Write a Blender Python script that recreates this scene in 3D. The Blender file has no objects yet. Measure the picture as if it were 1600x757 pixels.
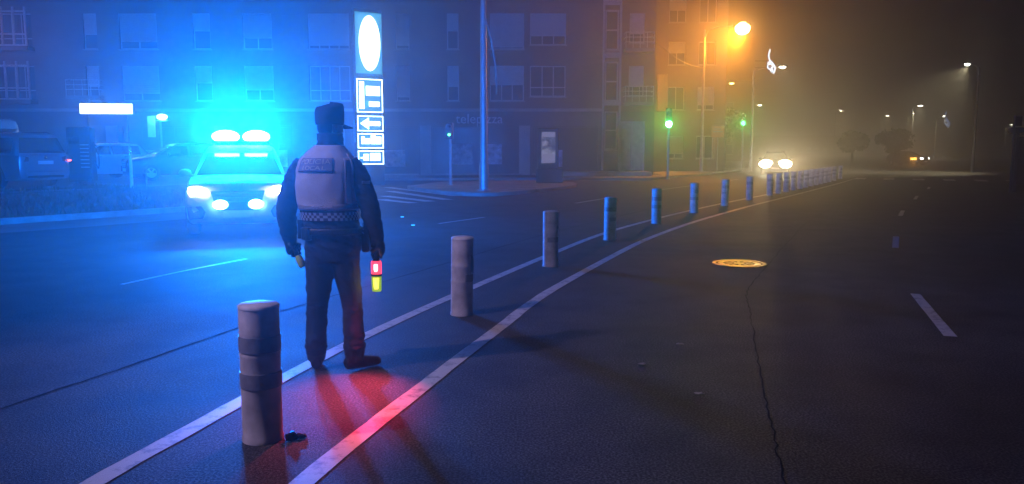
import bpy, bmesh, math, random
from mathutils import Vector, Matrix, noise
R = math.radians
PI = math.pi
random.seed(7)
sc = bpy.context.scene
col = sc.collection

# ------------------------------------------------------------------ camera
PITCH = math.atan(142.5 / 1230.0)
cam_d = bpy.data.cameras.new('camera')
cam_d.sensor_width = 36.0
cam_d.lens = 1230.0 / 1600.0 * 36.0
cam_d.clip_start = 0.05
cam_d.clip_end = 2000
cam = bpy.data.objects.new('camera', cam_d)
cam.location = (0, 0, 1.55)
cam.rotation_euler = (R(90) - PITCH, 0, 0)
col.objects.link(cam)
sc.camera = cam

# ------------------------------------------------------------------ world
world = bpy.data.worlds.new('World')
sc.world = world
world.use_nodes = True
wn = world.node_tree.nodes
sky = wn.new('ShaderNodeTexSky')
sky.sky_type = 'NISHITA'
sky.sun_disc = False
sky.sun_elevation = R(-6)
sky.sun_rotation = R(200)
wn['Background'].inputs['Strength'].default_value = 0.004
world.node_tree.links.new(sky.outputs[0], wn['Background'].inputs['Color'])
sc.view_settings.view_transform = 'Standard'
sc.view_settings.look = 'None'
sc.view_settings.exposure = -0.68
sc.view_settings.gamma = 1.0
sc.view_settings.use_curve_mapping = False
FOG = 0.0104
FOG_G = 0.84

# ------------------------------------------------------------------ cycles
cy = sc.cycles
cy.use_denoising = True
try:
    cy.denoiser = 'OPENIMAGEDENOISE'
except Exception:
    pass
cy.max_bounces = 5
cy.diffuse_bounces = 2
cy.glossy_bounces = 2
cy.transmission_bounces = 3
cy.transparent_max_bounces = 8
cy.volume_bounces = 2
cy.sample_clamp_indirect = 3.0
cy.sample_clamp_direct = 0.0
cy.use_adaptive_sampling = False
cy.caustics_reflective = False
cy.caustics_refractive = False
cy.use_light_tree = True

# ------------------------------------------------------------------ materials
MATS = {}
def new_mat(name):
    m = bpy.data.materials.new(name)
    m.use_nodes = True
    MATS[name] = m
    return m, m.node_tree.nodes, m.node_tree.links, m.node_tree.nodes['Principled BSDF']

def pmat(name, c, rough=0.6, metal=0.0, spec=0.5, var=0.0, scale=8.0, bump=0.0, bscale=60.0, coat=0.0):
    """plain procedural surface: colour broken up by noise, fine bump"""
    m, n, l, b = new_mat(name)
    b.inputs['Roughness'].default_value = rough
    b.inputs['Metallic'].default_value = metal
    b.inputs['Specular IOR Level'].default_value = spec
    b.inputs['Coat Weight'].default_value = coat
    tc = n.new('ShaderNodeTexCoord')
    if var > 0:
        nz = n.new('ShaderNodeTexNoise')
        nz.inputs['Scale'].default_value = scale
        nz.inputs['Detail'].default_value = 6
        cr = n.new('ShaderNodeValToRGB')
        cr.color_ramp.elements[0].position = 0.3
        cr.color_ramp.elements[1].position = 0.7
        cr.color_ramp.elements[0].color = [max(0, v * (1 - var)) for v in c] + [1]
        cr.color_ramp.elements[1].color = [min(1, v * (1 + var)) for v in c] + [1]
        l.new(tc.outputs['Object'], nz.inputs['Vector'])
        l.new(nz.outputs['Fac'], cr.inputs['Fac'])
        l.new(cr.outputs['Color'], b.inputs['Base Color'])
    else:
        b.inputs['Base Color'].default_value = (*c, 1)
    if bump > 0:
        nb = n.new('ShaderNodeTexNoise')
        nb.inputs['Scale'].default_value = bscale
        nb.inputs['Detail'].default_value = 4
        bp = n.new('ShaderNodeBump')
        bp.inputs['Strength'].default_value = bump
        bp.inputs['Distance'].default_value = 0.01
        l.new(tc.outputs['Object'], nb.inputs['Vector'])
        l.new(nb.outputs['Fac'], bp.inputs['Height'])
        l.new(bp.outputs['Normal'], b.inputs['Normal'])
    return m

def emat(name, c, strength):
    m, n, l, b = new_mat(name)
    b.inputs['Base Color'].default_value = (0.05, 0.05, 0.05, 1)
    b.inputs['Emission Color'].default_value = (*c, 1)
    b.inputs['Emission Strength'].default_value = strength
    try:
        m.cycles.emission_sampling = 'NONE'
    except Exception:
        pass
    return m

def asphalt():
    m, n, l, b = new_mat('asphalt')
    tc = n.new('ShaderNodeTexCoord')
    big = n.new('ShaderNodeTexNoise'); big.inputs['Scale'].default_value = 0.35; big.inputs['Detail'].default_value = 5
    fine = n.new('ShaderNodeTexVoronoi'); fine.inputs['Scale'].default_value = 170
    fn = n.new('ShaderNodeTexNoise'); fn.inputs['Scale'].default_value = 75; fn.inputs['Detail'].default_value = 5
    for t in (big, fine, fn):
        l.new(tc.outputs['Object'], t.inputs['Vector'])
    cr = n.new('ShaderNodeValToRGB')
    cr.color_ramp.elements[0].position = 0.3; cr.color_ramp.elements[0].color = (0.034, 0.033, 0.032, 1)
    cr.color_ramp.elements[1].position = 0.75; cr.color_ramp.elements[1].color = (0.080, 0.077, 0.074, 1)
    l.new(big.outputs['Fac'], cr.inputs['Fac'])
    sp = n.new('ShaderNodeValToRGB')
    sp.color_ramp.elements[0].position = 0.43; sp.color_ramp.elements[0].color = (0.35, 0.35, 0.35, 1)
    sp.color_ramp.elements[1].position = 0.64; sp.color_ramp.elements[1].color = (2.3, 2.25, 2.2, 1)
    l.new(fn.outputs['Fac'], sp.inputs['Fac'])
    mx = n.new('ShaderNodeMixRGB'); mx.blend_type = 'MULTIPLY'; mx.inputs['Fac'].default_value = 1
    l.new(cr.outputs['Color'], mx.inputs['Color1']); l.new(sp.outputs['Color'], mx.inputs['Color2'])
    st = n.new('ShaderNodeTexNoise'); st.inputs['Scale'].default_value = 1.6; st.inputs['Detail'].default_value = 8; st.inputs['Roughness'].default_value = 0.65
    l.new(tc.outputs['Object'], st.inputs['Vector'])
    sr = n.new('ShaderNodeValToRGB')
    sr.color_ramp.elements[0].position = 0.36; sr.color_ramp.elements[0].color = (0.55, 0.55, 0.56, 1)
    sr.color_ramp.elements[1].position = 0.6; sr.color_ramp.elements[1].color = (1.12, 1.12, 1.1, 1)
    l.new(st.outputs['Fac'], sr.inputs['Fac'])
    m2 = n.new('ShaderNodeMixRGB'); m2.blend_type = 'MULTIPLY'; m2.inputs['Fac'].default_value = 0.8
    l.new(mx.outputs['Color'], m2.inputs['Color1']); l.new(sr.outputs['Color'], m2.inputs['Color2'])
    l.new(m2.outputs['Color'], b.inputs['Base Color'])
    mr = n.new('ShaderNodeMapRange')
    mr.inputs['From Min'].default_value = 0.3; mr.inputs['From Max'].default_value = 0.7
    mr.inputs['To Min'].default_value = 0.54; mr.inputs['To Max'].default_value = 0.74
    l.new(big.outputs['Fac'], mr.inputs['Value']); l.new(mr.outputs['Result'], b.inputs['Roughness'])
    ad = n.new('ShaderNodeMath'); ad.operation = 'ADD'
    l.new(fine.outputs['Distance'], ad.inputs[0]); l.new(fn.outputs['Fac'], ad.inputs[1])
    bp = n.new('ShaderNodeBump'); bp.inputs['Strength'].default_value = 0.6; bp.inputs['Distance'].default_value = 0.005
    l.new(ad.outputs['Value'], bp.inputs['Height']); l.new(bp.outputs['Normal'], b.inputs['Normal'])
    b.inputs['Specular IOR Level'].default_value = 0.14
    return m

def paint_white():
    m, n, l, b = new_mat('road_paint')
    tc = n.new('ShaderNodeTexCoord')
    nz = n.new('ShaderNodeTexNoise'); nz.inputs['Scale'].default_value = 9; nz.inputs['Detail'].default_value = 9; nz.inputs['Roughness'].default_value = 0.7
    l.new(tc.outputs['Object'], nz.inputs['Vector'])
    cr = n.new('ShaderNodeValToRGB')
    cr.color_ramp.elements[0].position = 0.34; cr.color_ramp.elements[0].color = (0.16, 0.155, 0.15, 1)
    cr.color_ramp.elements[1].position = 0.5; cr.color_ramp.elements[1].color = (0.52, 0.51, 0.48, 1)
    l.new(nz.outputs['Fac'], cr.inputs['Fac']); l.new(cr.outputs['Color'], b.inputs['Base Color'])
    b.inputs['Roughness'].default_value = 0.5
    return m

def brick(name, c1, c2, mortar):
    m, n, l, b = new_mat(name)
    tc = n.new('ShaderNodeTexCoord')
    mp = n.new('ShaderNodeMapping'); mp.inputs['Rotation'].default_value = (R(90), 0, 0)
    l.new(tc.outputs['Object'], mp.inputs['Vector'])
    bt = n.new('ShaderNodeTexBrick')
    bt.inputs['Scale'].default_value = 1.0
    bt.inputs['Brick Width'].default_value = 0.25; bt.inputs['Row Height'].default_value = 0.075
    bt.inputs['Mortar Size'].default_value = 0.008
    bt.inputs['Color1'].default_value = (*c1, 1); bt.inputs['Color2'].default_value = (*c2, 1); bt.inputs['Mortar'].default_value = (*mortar, 1)
    l.new(mp.outputs['Vector'], bt.inputs['Vector'])
    nz = n.new('ShaderNodeTexNoise'); nz.inputs['Scale'].default_value = 0.6; nz.inputs['Detail'].default_value = 6
    l.new(tc.outputs['Object'], nz.inputs['Vector'])
    mx = n.new('ShaderNodeMixRGB'); mx.blend_type = 'MULTIPLY'; mx.inputs['Fac'].default_value = 0.7
    l.new(bt.outputs['Color'], mx.inputs['Color1']); l.new(nz.outputs['Fac'], mx.inputs['Color2'])
    l.new(mx.outputs['Color'], b.inputs['Base Color'])
    b.inputs['Roughness'].default_value = 0.85
    return m

M_ASPH = asphalt()
M_PAINT = paint_white()
M_BRICK = brick('brick_wall', (0.38, 0.19, 0.13), (0.30, 0.15, 0.10), (0.3, 0.27, 0.24))
M_BRICK2 = brick('brick_ochre', (0.38, 0.25, 0.15), (0.33, 0.2, 0.12), (0.3, 0.27, 0.24))
M_PAVE = pmat('pavement_tile', (0.30, 0.28, 0.26), 0.7, var=0.25, scale=1.5, bump=0.3, bscale=20)
M_KERB = pmat('kerb_stone', (0.28, 0.27, 0.26), 0.8, var=0.25, scale=3, bump=0.3)
M_TAR = pmat('tar', (0.012, 0.012, 0.012), 0.95, spec=0.1)
M_SOIL = pmat('soil', (0.05, 0.04, 0.03), 0.9, var=0.4, scale=2, bump=0.5, bscale=10)
M_GRASS = pmat('grass_blade', (0.04, 0.06, 0.025), 0.7, var=0.4, scale=2)
M_GALV = pmat('galvanised_steel', (0.45, 0.46, 0.47), 0.45, metal=0.6, var=0.15, scale=4, bump=0.1)
M_DARKMETAL = pmat('dark_metal', (0.03, 0.032, 0.035), 0.45, metal=0.3, var=0.2)
M_WHITEMETAL = pmat('white_metal', (0.7, 0.7, 0.68), 0.4, var=0.08, scale=5)
M_BLACK = pmat('black_plastic', (0.015, 0.015, 0.017), 0.45, var=0.2, scale=20)
M_RUBBER = pmat('rubber', (0.018, 0.018, 0.018), 0.75, var=0.2, scale=20, bump=0.2)
M_GLASS = pmat('dark_glass', (0.012, 0.014, 0.018), 0.08, spec=0.8)
M_PANE = pmat('window_glass', (0.03, 0.035, 0.045), 0.3, spec=0.35)
M_SHUT = pmat('shutter_slats', (0.55, 0.54, 0.5), 0.55, var=0.08, scale=3)
M_FRAME = pmat('window_frame', (0.6, 0.59, 0.57), 0.5, var=0.06)
M_STONE = pmat('stone_cladding', (0.42, 0.4, 0.37), 0.7, var=0.15, scale=2)
M_DARKCLAD = pmat('dark_cladding', (0.08, 0.075, 0.075), 0.5, var=0.3, scale=1.5)
M_CONC = pmat('concrete', (0.3, 0.29, 0.27), 0.85, var=0.2, scale=1.5, bump=0.2)
M_CARWHITE = pmat('white_car_paint', (0.72, 0.73, 0.74), 0.25, coat=0.6)
M_CARSILVER = pmat('silver_car_paint', (0.25, 0.27, 0.31), 0.28, metal=0.5, coat=0.6)
M_CARGREY = pmat('grey_car_paint', (0.12, 0.13, 0.15), 0.3, metal=0.3, coat=0.6)
M_CARDARK = pmat('dark_car_paint', (0.03, 0.035, 0.05), 0.3, coat=0.6)
M_RIM = pmat('alloy', (0.5, 0.5, 0.52), 0.3, metal=0.9)
M_CHROME = pmat('chrome', (0.7, 0.7, 0.72), 0.12, metal=1.0)
M_REDLENS = pmat('red_lens', (0.25, 0.01, 0.012), 0.15, coat=0.5)
M_PLATE = pmat('number_plate', (0.7, 0.7, 0.68), 0.3)
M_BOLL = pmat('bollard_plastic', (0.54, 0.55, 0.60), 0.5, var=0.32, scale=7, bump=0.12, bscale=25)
M_BOLLBAND = pmat('reflective_band', (0.26, 0.28, 0.33), 0.35, metal=0.2, var=0.3, scale=9, bump=0.15)
M_NAVY = pmat('navy_cloth', (0.011, 0.016, 0.038), 0.85, var=0.25, scale=14, bump=0.5, bscale=220)
M_TROUS = pmat('trouser_cloth', (0.009, 0.013, 0.032), 0.85, var=0.25, scale=12, bump=0.5, bscale=240)
M_SKIN = pmat('skin', (0.45, 0.27, 0.2), 0.55, var=0.08, scale=10)
M_GLOVE = pmat('black_glove', (0.015, 0.015, 0.016), 0.6, var=0.2, scale=30, bump=0.3, bscale=150)
M_LEATHER = pmat('black_leather', (0.014, 0.013, 0.013), 0.4, var=0.3, scale=20, bump=0.3, bscale=90)
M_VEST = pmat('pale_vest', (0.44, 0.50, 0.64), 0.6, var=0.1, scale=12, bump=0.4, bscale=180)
M_VESTBLUE = pmat('vest_blue', (0.13, 0.17, 0.32), 0.5, var=0.1, scale=12, bump=0.3, bscale=180)
M_LETTER = pmat('pale_lettering', (0.42, 0.43, 0.46), 0.4)
M_CHKL = pmat('check_pale', (0.3, 0.3, 0.33), 0.4)
M_CHKD = pmat('check_dark', (0.03, 0.035, 0.08), 0.5)
M_LIME = pmat('lime_plastic', (0.45, 0.62, 0.04), 0.4)
M_MAN = pmat('cast_iron', (0.22, 0.17, 0.12), 0.3, metal=0.9, var=0.3, scale=14, bump=0.25, bscale=70)
M_MANDARK = pmat('cast_iron_recess', (0.02, 0.018, 0.016), 0.7)
M_LEAF = pmat('tree_leaf', (0.05, 0.075, 0.03), 0.6, var=0.4, scale=1.2)
M_BARK = pmat('bark', (0.09, 0.07, 0.055), 0.9, var=0.3, scale=8, bump=0.5)
M_POSTER = None

E_BLUE = emat('blue_beacon', (0.22, 0.6, 1.0), 45)
E_HEAD = emat('headlamp_white', (1.0, 0.93, 0.85), 30)
E_WARM = emat('headlamp_warm', (1.0, 0.9, 0.62), 90)
E_ORANGE = emat('sodium_lamp', (1.0, 0.62, 0.18), 60)
E_LED = emat('led_lamp', (1.0, 0.97, 0.8), 40)
E_LEDFAR = emat('led_lamp_far', (1.0, 0.95, 0.75), 40)
E_GREEN = emat('green_signal', (0.30, 1.0, 0.62), 40)
E_GREEN2 = emat('green_signal_far', (0.1, 1.0, 0.3), 14)
E_SIGN = emat('lit_sign_white', (0.72, 0.92, 1.0), 7.0)
E_SIGNBLUE = emat('lit_sign_blue', (0.05, 0.38, 0.85), 0.75)
E_SIGNCYAN = emat('lit_sign_cyan', (0.1, 0.62, 0.78), 0.9)
E_XMAS = emat('rope_light', (0.62, 0.78, 1.0), 5)
E_XMASB = emat('rope_light_blue', (0.3, 0.5, 1.0), 1.4)
E_RED = emat('red_wand', (1.0, 0.05, 0.10), 3.2)
E_REDCORE = emat('red_wand_core', (1.0, 0.55, 0.55), 6)
E_YEL = emat('yellow_wand', (1.0, 0.70, 0.06), 3.2)
E_YEDGE = emat('yellow_wand_edge', (0.45, 0.75, 0.02), 1.0)
E_TAIL = emat('tail_lamp', (1.0, 0.12, 0.1), 9)
E_INDIC = emat('indicator', (1.0, 0.42, 0.06), 8)
E_STUDGLINT = emat('blue_stud_glint', (0.04, 0.45, 1.0), 6)  # emission stands in for the blue glint on the road
E_POSTERL = emat('poster_light', (0.62, 0.58, 0.92), 0.42)

def poster_material():
    m, n, l, b = new_mat('lit_poster')
    tc = n.new('ShaderNodeTexCoord')
    nz = n.new('ShaderNodeTexNoise'); nz.inputs['Scale'].default_value = 4.5; nz.inputs['Detail'].default_value = 3
    l.new(tc.outputs['Object'], nz.inputs['Vector'])
    cr = n.new('ShaderNodeValToRGB')
    cr.color_ramp.elements[0].position = 0.4; cr.color_ramp.elements[0].color = (0.05, 0.05, 0.09, 1)
    cr.color_ramp.elements[1].position = 0.65; cr.color_ramp.elements[1].color = (0.6, 0.58, 0.75, 1)
    l.new(nz.outputs['Fac'], cr.inputs['Fac'])
    b.inputs['Base Color'].default_value = (0.1, 0.1, 0.1, 1)
    l.new(cr.outputs['Color'], b.inputs['Emission Color'])
    b.inputs['Emission Strength'].default_value = 0.6
    m.cycles.emission_sampling = 'NONE'
    return m
M_POSTER = poster_material()

# ------------------------------------------------------------------ mesh helpers
class MB:
    def __init__(s):
        s.v = []; s.f = []; s.m = []
    def add(s, verts, faces, mi=0):
        o = len(s.v)
        s.v += [tuple(p) for p in verts]
        s.f += [tuple(i + o for i in f) for f in faces]
        s.m += [mi] * len(faces)
    def box(s, c, d, rz=0.0, mi=0, M=None):
        x, y, z = d[0] / 2, d[1] / 2, d[2] / 2
        vs = [(-x, -y, -z), (x, -y, -z), (x, y, -z), (-x, y, -z), (-x, -y, z), (x, -y, z), (x, y, z), (-x, y, z)]
        if M is not None:
            vs = [M @ Vector(p) for p in vs]
        ca, sa = math.cos(rz), math.sin(rz)
        vs = [(c[0] + p[0] * ca - p[1] * sa, c[1] + p[0] * sa + p[1] * ca, c[2] + p[2]) for p in vs]
        s.add(vs, [(0, 3, 2, 1), (4, 5, 6, 7), (0, 1, 5, 4), (1, 2, 6, 5), (2, 3, 7, 6), (3, 0, 4, 7)], mi)
    def bb(s, a, b, mi=0):
        s.box([(a[i] + b[i]) / 2 for i in range(3)], [abs(b[i] - a[i]) for i in range(3)], mi=mi)
    def tube(s, pts, rad, n=10, cap=True, mi=0, flat=None):
        pts = [Vector(p) for p in pts]
        if not isinstance(rad, (list, tuple)):
            rad = [rad] * len(pts)
        rings = []
        up = None
        for i, p in enumerate(pts):
            t = (pts[min(i + 1, len(pts) - 1)] - pts[max(i - 1, 0)]).normalized()
            if up is None:
                up = Vector((0, 0, 1)) if abs(t.z) < 0.9 else Vector((0, 1, 0))
            a = t.cross(up)
            if a.length < 1e-4:
                a = t.cross(Vector((1, 0, 0)))
            a.normalize()
            b = a.cross(t).normalized()
            up = b
            r = rad[i]
            ra, rb = (r if isinstance(r, tuple) else (r, r))
            rings.append([p + a * ra * math.cos(k * 2 * PI / n) + b * rb * math.sin(k * 2 * PI / n) for k in range(n)])
        s.rings(rings, cap, mi)
    def rings(s, rings, cap=True, mi=0, closed=True):
        n = len(rings[0])
        vs = [p for r in rings for p in r]
        fs = []
        for i in range(len(rings) - 1):
            for k in range(n if closed else n - 1):
                k2 = (k + 1) % n
                fs.append((i * n + k, i * n + k2, (i + 1) * n + k2, (i + 1) * n + k))
        if cap:
            fs.append(tuple(range(n - 1, -1, -1)))
            fs.append(tuple((len(rings) - 1) * n + k for k in range(n)))
        s.add(vs, fs, mi)
    def lathe(s, prof, c=(0, 0, 0), n=24, mi=0, sx=1, sy=1):
        rings = [[(c[0] + r * sx * math.cos(k * 2 * PI / n), c[1] + r * sy * math.sin(k * 2 * PI / n), c[2] + z) for k in range(n)] for r, z in prof]
        s.rings(rings, True, mi)
    def ell(s, c, r, n=14, mi=0, M=None):
        rings = []
        m = n // 2 + 1
        for i in range(m):
            th = PI * (i + 0.02) / (m - 1 + 0.04)
            ring = []
            for k in range(n):
                p = Vector((r[0] * math.sin(th) * math.cos(k * 2 * PI / n), r[1] * math.sin(th) * math.sin(k * 2 * PI / n), -r[2] * math.cos(th)))
                if M is not None:
                    p = M @ p
                ring.append((c[0] + p[0], c[1] + p[1], c[2] + p[2]))
            rings.append(ring)
        s.rings(rings, True, mi)
    def quad(s, a, b, c, d, mi=0):
        s.add([a, b, c, d], [(0, 1, 2, 3)], mi)
    def prism(s, pts, z0, z1, mi=0):
        n = len(pts)
        s.add([(p[0], p[1], z0) for p in pts] + [(p[0], p[1], z1) for p in pts],
              [tuple(range(n - 1, -1, -1)), tuple(range(n, 2 * n))] + [(i, (i + 1) % n, n + (i + 1) % n, n + i) for i in range(n)], mi)
    def slab(s, pts, nrm, t, mi=0):
        """polygon given in 3-D, thickened along nrm"""
        nrm = Vector(nrm).normalized() * t
        n = len(pts)
        P = [Vector(p) for p in pts]
        s.add(P + [p + nrm for p in P], [tuple(range(n - 1, -1, -1)), tuple(range(n, 2 * n))] + [(i, (i + 1) % n, n + (i + 1) % n, n + i) for i in range(n)], mi)
    def mesh(s, name, mats, smooth=True, angle=35):
        me = bpy.data.meshes.new(name)
        me.from_pydata(s.v, [], s.f)
        if not isinstance(mats, (list, tuple)):
            mats = [mats]
        for m in mats:
            me.materials.append(m)
        me.polygons.foreach_set('material_index', s.m)
        bm = bmesh.new(); bm.from_mesh(me)
        bmesh.ops.recalc_face_normals(bm, faces=bm.faces)
        bm.to_mesh(me); bm.free()
        if smooth:
            me.polygons.foreach_set('use_smooth', [True] * len(me.polygons))
            me.set_sharp_from_angle(angle=R(angle))
        me.update()
        return me
    def build(s, name, mats, parent=None, smooth=True, angle=35, bevel=0.0, loc=None):
        o = bpy.data.objects.new(name, s.mesh(name, mats, smooth, angle))
        col.objects.link(o)
        if loc is not None:
            o.location = loc
        o.parent = parent
        if bevel > 0:
            md = o.modifiers.new('bevel', 'BEVEL'); md.width = bevel; md.segments = 2; md.limit_method = 'ANGLE'; md.angle_limit = R(40)
        return o

def tag(o, label=None, cat=None, group=None, kind=None):
    if label: o['label'] = label
    if cat: o['category'] = cat
    if group: o['group'] = group
    if kind: o['kind'] = kind
    return o
def thing(name, label, cat, loc=(0, 0, 0), rz=0.0, group=None):
    o = bpy.data.objects.new(name, None)
    o.empty_display_size = 0.2
    col.objects.link(o)
    o.location = loc; o.rotation_euler = (0, 0, rz)
    return tag(o, label, cat, group)
def copy_tree(o, parent=None):
    c = o.copy(); col.objects.link(c); c.parent = parent
    for ch in list(o.children):
        copy_tree(ch, c)
    return c
def lamp(kind, name, loc, power, colr, parent=None, radius=0.1, target=None, angle=120, blend=0.8, rot=None):
    d = bpy.data.lights.new(name, kind)
    d.energy = power; d.color = colr
    d.shadow_soft_size = radius
    if kind == 'SPOT':
        d.spot_size = R(angle); d.spot_blend = blend
    o = bpy.data.objects.new(name, d)
    col.objects.link(o)
    o.location = loc
    if target is not None:
        o.rotation_euler = (Vector(target) - Vector(loc)).to_track_quat('-Z', 'Y').to_euler()
    o.parent = parent
    return o
def text_mesh(txt, size, extrude=0.01, align='CENTER'):
    cu = bpy.data.curves.new('lettering', 'FONT')
    cu.body = txt; cu.size = size; cu.extrude = extrude; cu.align_x = align; cu.align_y = 'CENTER'
    o = bpy.data.objects.new('lettering_tmp', cu); col.objects.link(o)
    dg = bpy.context.evaluated_depsgraph_get(); dg.update()
    me = bpy.data.meshes.new_from_object(o.evaluated_get(dg))
    bpy.data.objects.remove(o); bpy.data.curves.remove(cu)
    return me
def spline(pts, n=8):
    """Catmull-Rom through 2-D/3-D points"""
    P = [Vector(p) for p in pts]
    out = []
    for i in range(len(P) - 1):
        a = P[i - 1] if i > 0 else P[0] * 2 - P[1]
        b, c = P[i], P[i + 1]
        d = P[i + 2] if i + 2 < len(P) else P[-1] * 2 - P[-2]
        for k in range(n):
            t = k / n
            out.append(0.5 * ((2 * b) + (c - a) * t + (2 * a - 5 * b + 4 * c - d) * t * t + (3 * b - a - 3 * c + d) * t ** 3))
    out.append(P[-1])
    return out
def ribbon(mb, pts, w, z, jitter=0.0):
    L = []; Rr = []
    for i, p in enumerate(pts):
        t = pts[min(i + 1, len(pts) - 1)] - pts[max(i - 1, 0)]
        t = Vector((t.x, t.y, 0)).normalized()
        nn = Vector((-t.y, t.x, 0))
        ww = w / 2 * (1 + random.uniform(-jitter, jitter))
        q = Vector((p.x, p.y, z))
        L.append(q + nn * ww); Rr.append(q - nn * ww)
    n = len(pts)
    mb.add(L + Rr, [(i, n + i, n + i + 1, i + 1) for i in range(n - 1)])

# ------------------------------------------------------------------ ground, road
mb = MB(); mb.quad((-170, -40, -0.2), (290, -40, -0.2), (290, 330, -0.2), (-170, 330, -0.2))
tag(mb.build('ground', M_SOIL), kind='structure')
mb = MB(); mb.quad((-90, -25, 0), (220, -25, 0), (220, 260, 0), (-90, 260, 0))
road = tag(mb.build('road', M_ASPH), kind='structure')

left_pts = [(-2.35, 1.0), (-2.17, 2.2), (-1.97, 3.5), (-1.79, 4.3), (-1.56, 5.3), (-1.25, 6.45), (-0.66, 8.26), (0.45, 11.39), (1.66, 14.6), (3.05, 17.5), (4.54, 20.3), (6.13, 23.1), (7.61, 25.6), (9.16, 28.2), (12.2, 33.8), (15.7, 40.0), (18.0, 44.2)]
right_pts = [(-1.36, 1.2), (-1.2, 2.4), (-0.98, 3.55), (-0.78, 4.35), (-0.59, 5.05), (-0.39, 5.8), (-0.06, 6.98), (0.16, 7.8), (0.62, 9.2), (1.95, 12.75), (2.79, 14.7), (3.85, 16.9), (5.12, 19.3), (6.9, 22.5), (9.05, 26.2), (12.2, 31.7), (16.04, 38.46), (19.5, 44.75)]
for pts in (left_pts, right_pts):
    mb = MB(); ribbon(mb, spline([(p[0], p[1], 0) for p in pts], 6), 0.118, 0.004, 0.05)
    mb.build('road_marking', M_PAINT, road, smooth=False)
def dash(a, b, w, mat=M_PAINT, name='road_marking', mid=None):
    mb = MB()
    pts = [Vector((a[0], a[1], 0)), Vector((b[0], b[1], 0))]
    if mid: pts.insert(1, Vector((mid[0], mid[1], 0)))
    pts = spline(pts, 6)
    ribbon(mb, pts, w, 0.004, 0.05)
    mb.build(name, mat, road, smooth=False)
dash((-4.55, 9.06), (-3.83, 11.25), 0.07, mid=(-4.25, 10.1))
dash((-1.57, 16.77), (-0.65, 18.4), 0.08)
dash((1.9, 23.38), (3.47, 26.65), 0.1)
dash((6.0, 31.6), (8.0, 35.2), 0.1); dash((10.6, 40.0), (12.4, 43.2), 0.1)
dash((4.39, 8.45), (3.68, 6.47), 0.1); dash((6.99, 14.24), (6.15, 12.53), 0.1)
dash((10.2, 20.5), (9.3, 18.8), 0.1); dash((14.0, 27.2), (12.9, 25.2), 0.1); dash((18, 34), (16.9, 32), 0.1)
# zebra in the mouth of the side street
for a, b in (((-4.75, 30.5), (-2.05, 25.05)), ((-4.42, 27.2), (-2.5, 24.2)), ((-4.2, 25.2), (-2.95, 23.45)), ((-5.3, 33.6), (-1.9, 27.2)), ((-5.9, 24.8), (-4.2, 21.6))):
    dash(a, b, 0.38)
# stop line and zebra at the roundabout
for k in range(7):
    x = 19.0 + k * 1.25; y = 43.2 - k * 0.75
    dash((x, y), (x + 1.2, y + 2.4), 0.55)
# tar joints
def crack(pts, w, jit, name='tar_joint'):
    P = spline([(p[0], p[1], 0) for p in pts], 14)
    P = [Vector((p.x + random.uniform(-jit, jit), p.y + random.uniform(-jit, jit), 0)) for p in P]
    mb = MB(); ribbon(mb, P, w, 0.003, 0.45); mb.build(name, M_TAR, road, smooth=False)
crack([(-3.6, 2.6), (-3.09, 4.6), (-2.81, 5.44), (-2.43, 6.75), (-2.22, 7.58), (-1.27, 9.9), (0.54, 14.4), (3.0, 19.6), (6.2, 25.2)], 0.022, 0.008)
crack([(9.5, 22.8), (6.66, 17.55), (5.12, 14.24), (3.35, 10.32), (2.62, 8.64), (2.37, 7.74), (1.85, 5.78), (1.49, 4.38), (1.25, 3.4), (1.0, 2.0)], 0.009, 0.012)

# manhole cover
mh = thing('manhole_cover', 'round cast iron manhole cover shining orange in the dark right lane', 'manhole cover', (3.13, 10.74, 0.0), 0.3)
mb = MB(); mb.lathe([(0.0, 0.004), (0.36, 0.004), (0.36, 0.007), (0.0, 0.007)], n=40); mb.build('recess', M_MANDARK, mh)
def annulus(mb, r0, r1, z0, z1, n=40, a0=0, a1=2 * PI):
    full = abs(a1 - a0 - 2 * PI) < 1e-6
    A = [a0 + (a1 - a0) * k / n for k in range(n + (0 if full else 1))]
    rings = [[(r * math.cos(a), r * math.sin(a), z) for r, z in ((r0, z0), (r1, z0), (r1, z1), (r0, z1))] for a in A]
    if full: rings.append(rings[0])
    mb.rings(rings, not full)
mb = MB(); annulus(mb, 0.315, 0.36, 0.006, 0.014); mb.build('rim', M_MAN, mh)
mb = MB(); annulus(mb, 0.215, 0.285, 0.006, 0.013); mb.lathe([(0.0, 0.006), (0.075, 0.006), (0.07, 0.013), (0.0, 0.013)], n=20); mb.build('cover_ring', M_MAN, mh)
mb = MB()
for k in range(12):
    a = k * PI / 6
    mb.box((0.145 * math.cos(a), 0.145 * math.sin(a), 0.0095), (0.09, 0.03, 0.007), rz=a)
mb.build('cover_ribs', M_MAN, mh)

# blue glints in the left carriageway, put in as studs with glowing lenses
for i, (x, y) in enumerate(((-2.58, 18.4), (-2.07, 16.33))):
    t = thing('glint_stud', ('small blue glint built as a glowing road stud, farther of the two beside the officer', 'small blue glint built as a glowing road stud, nearer of the two beside the officer')[i], 'road stud', (x, y, 0.0), 0.3, 'blue glints built as studs in the far lane')
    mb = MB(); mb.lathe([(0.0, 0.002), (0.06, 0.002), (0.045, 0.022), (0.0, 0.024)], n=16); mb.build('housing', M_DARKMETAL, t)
    mb = MB(); mb.box((0, -0.048, 0.016), (0.07, 0.012, 0.014)); mb.build('lens', E_STUDGLINT, t, bevel=0.003)

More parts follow.
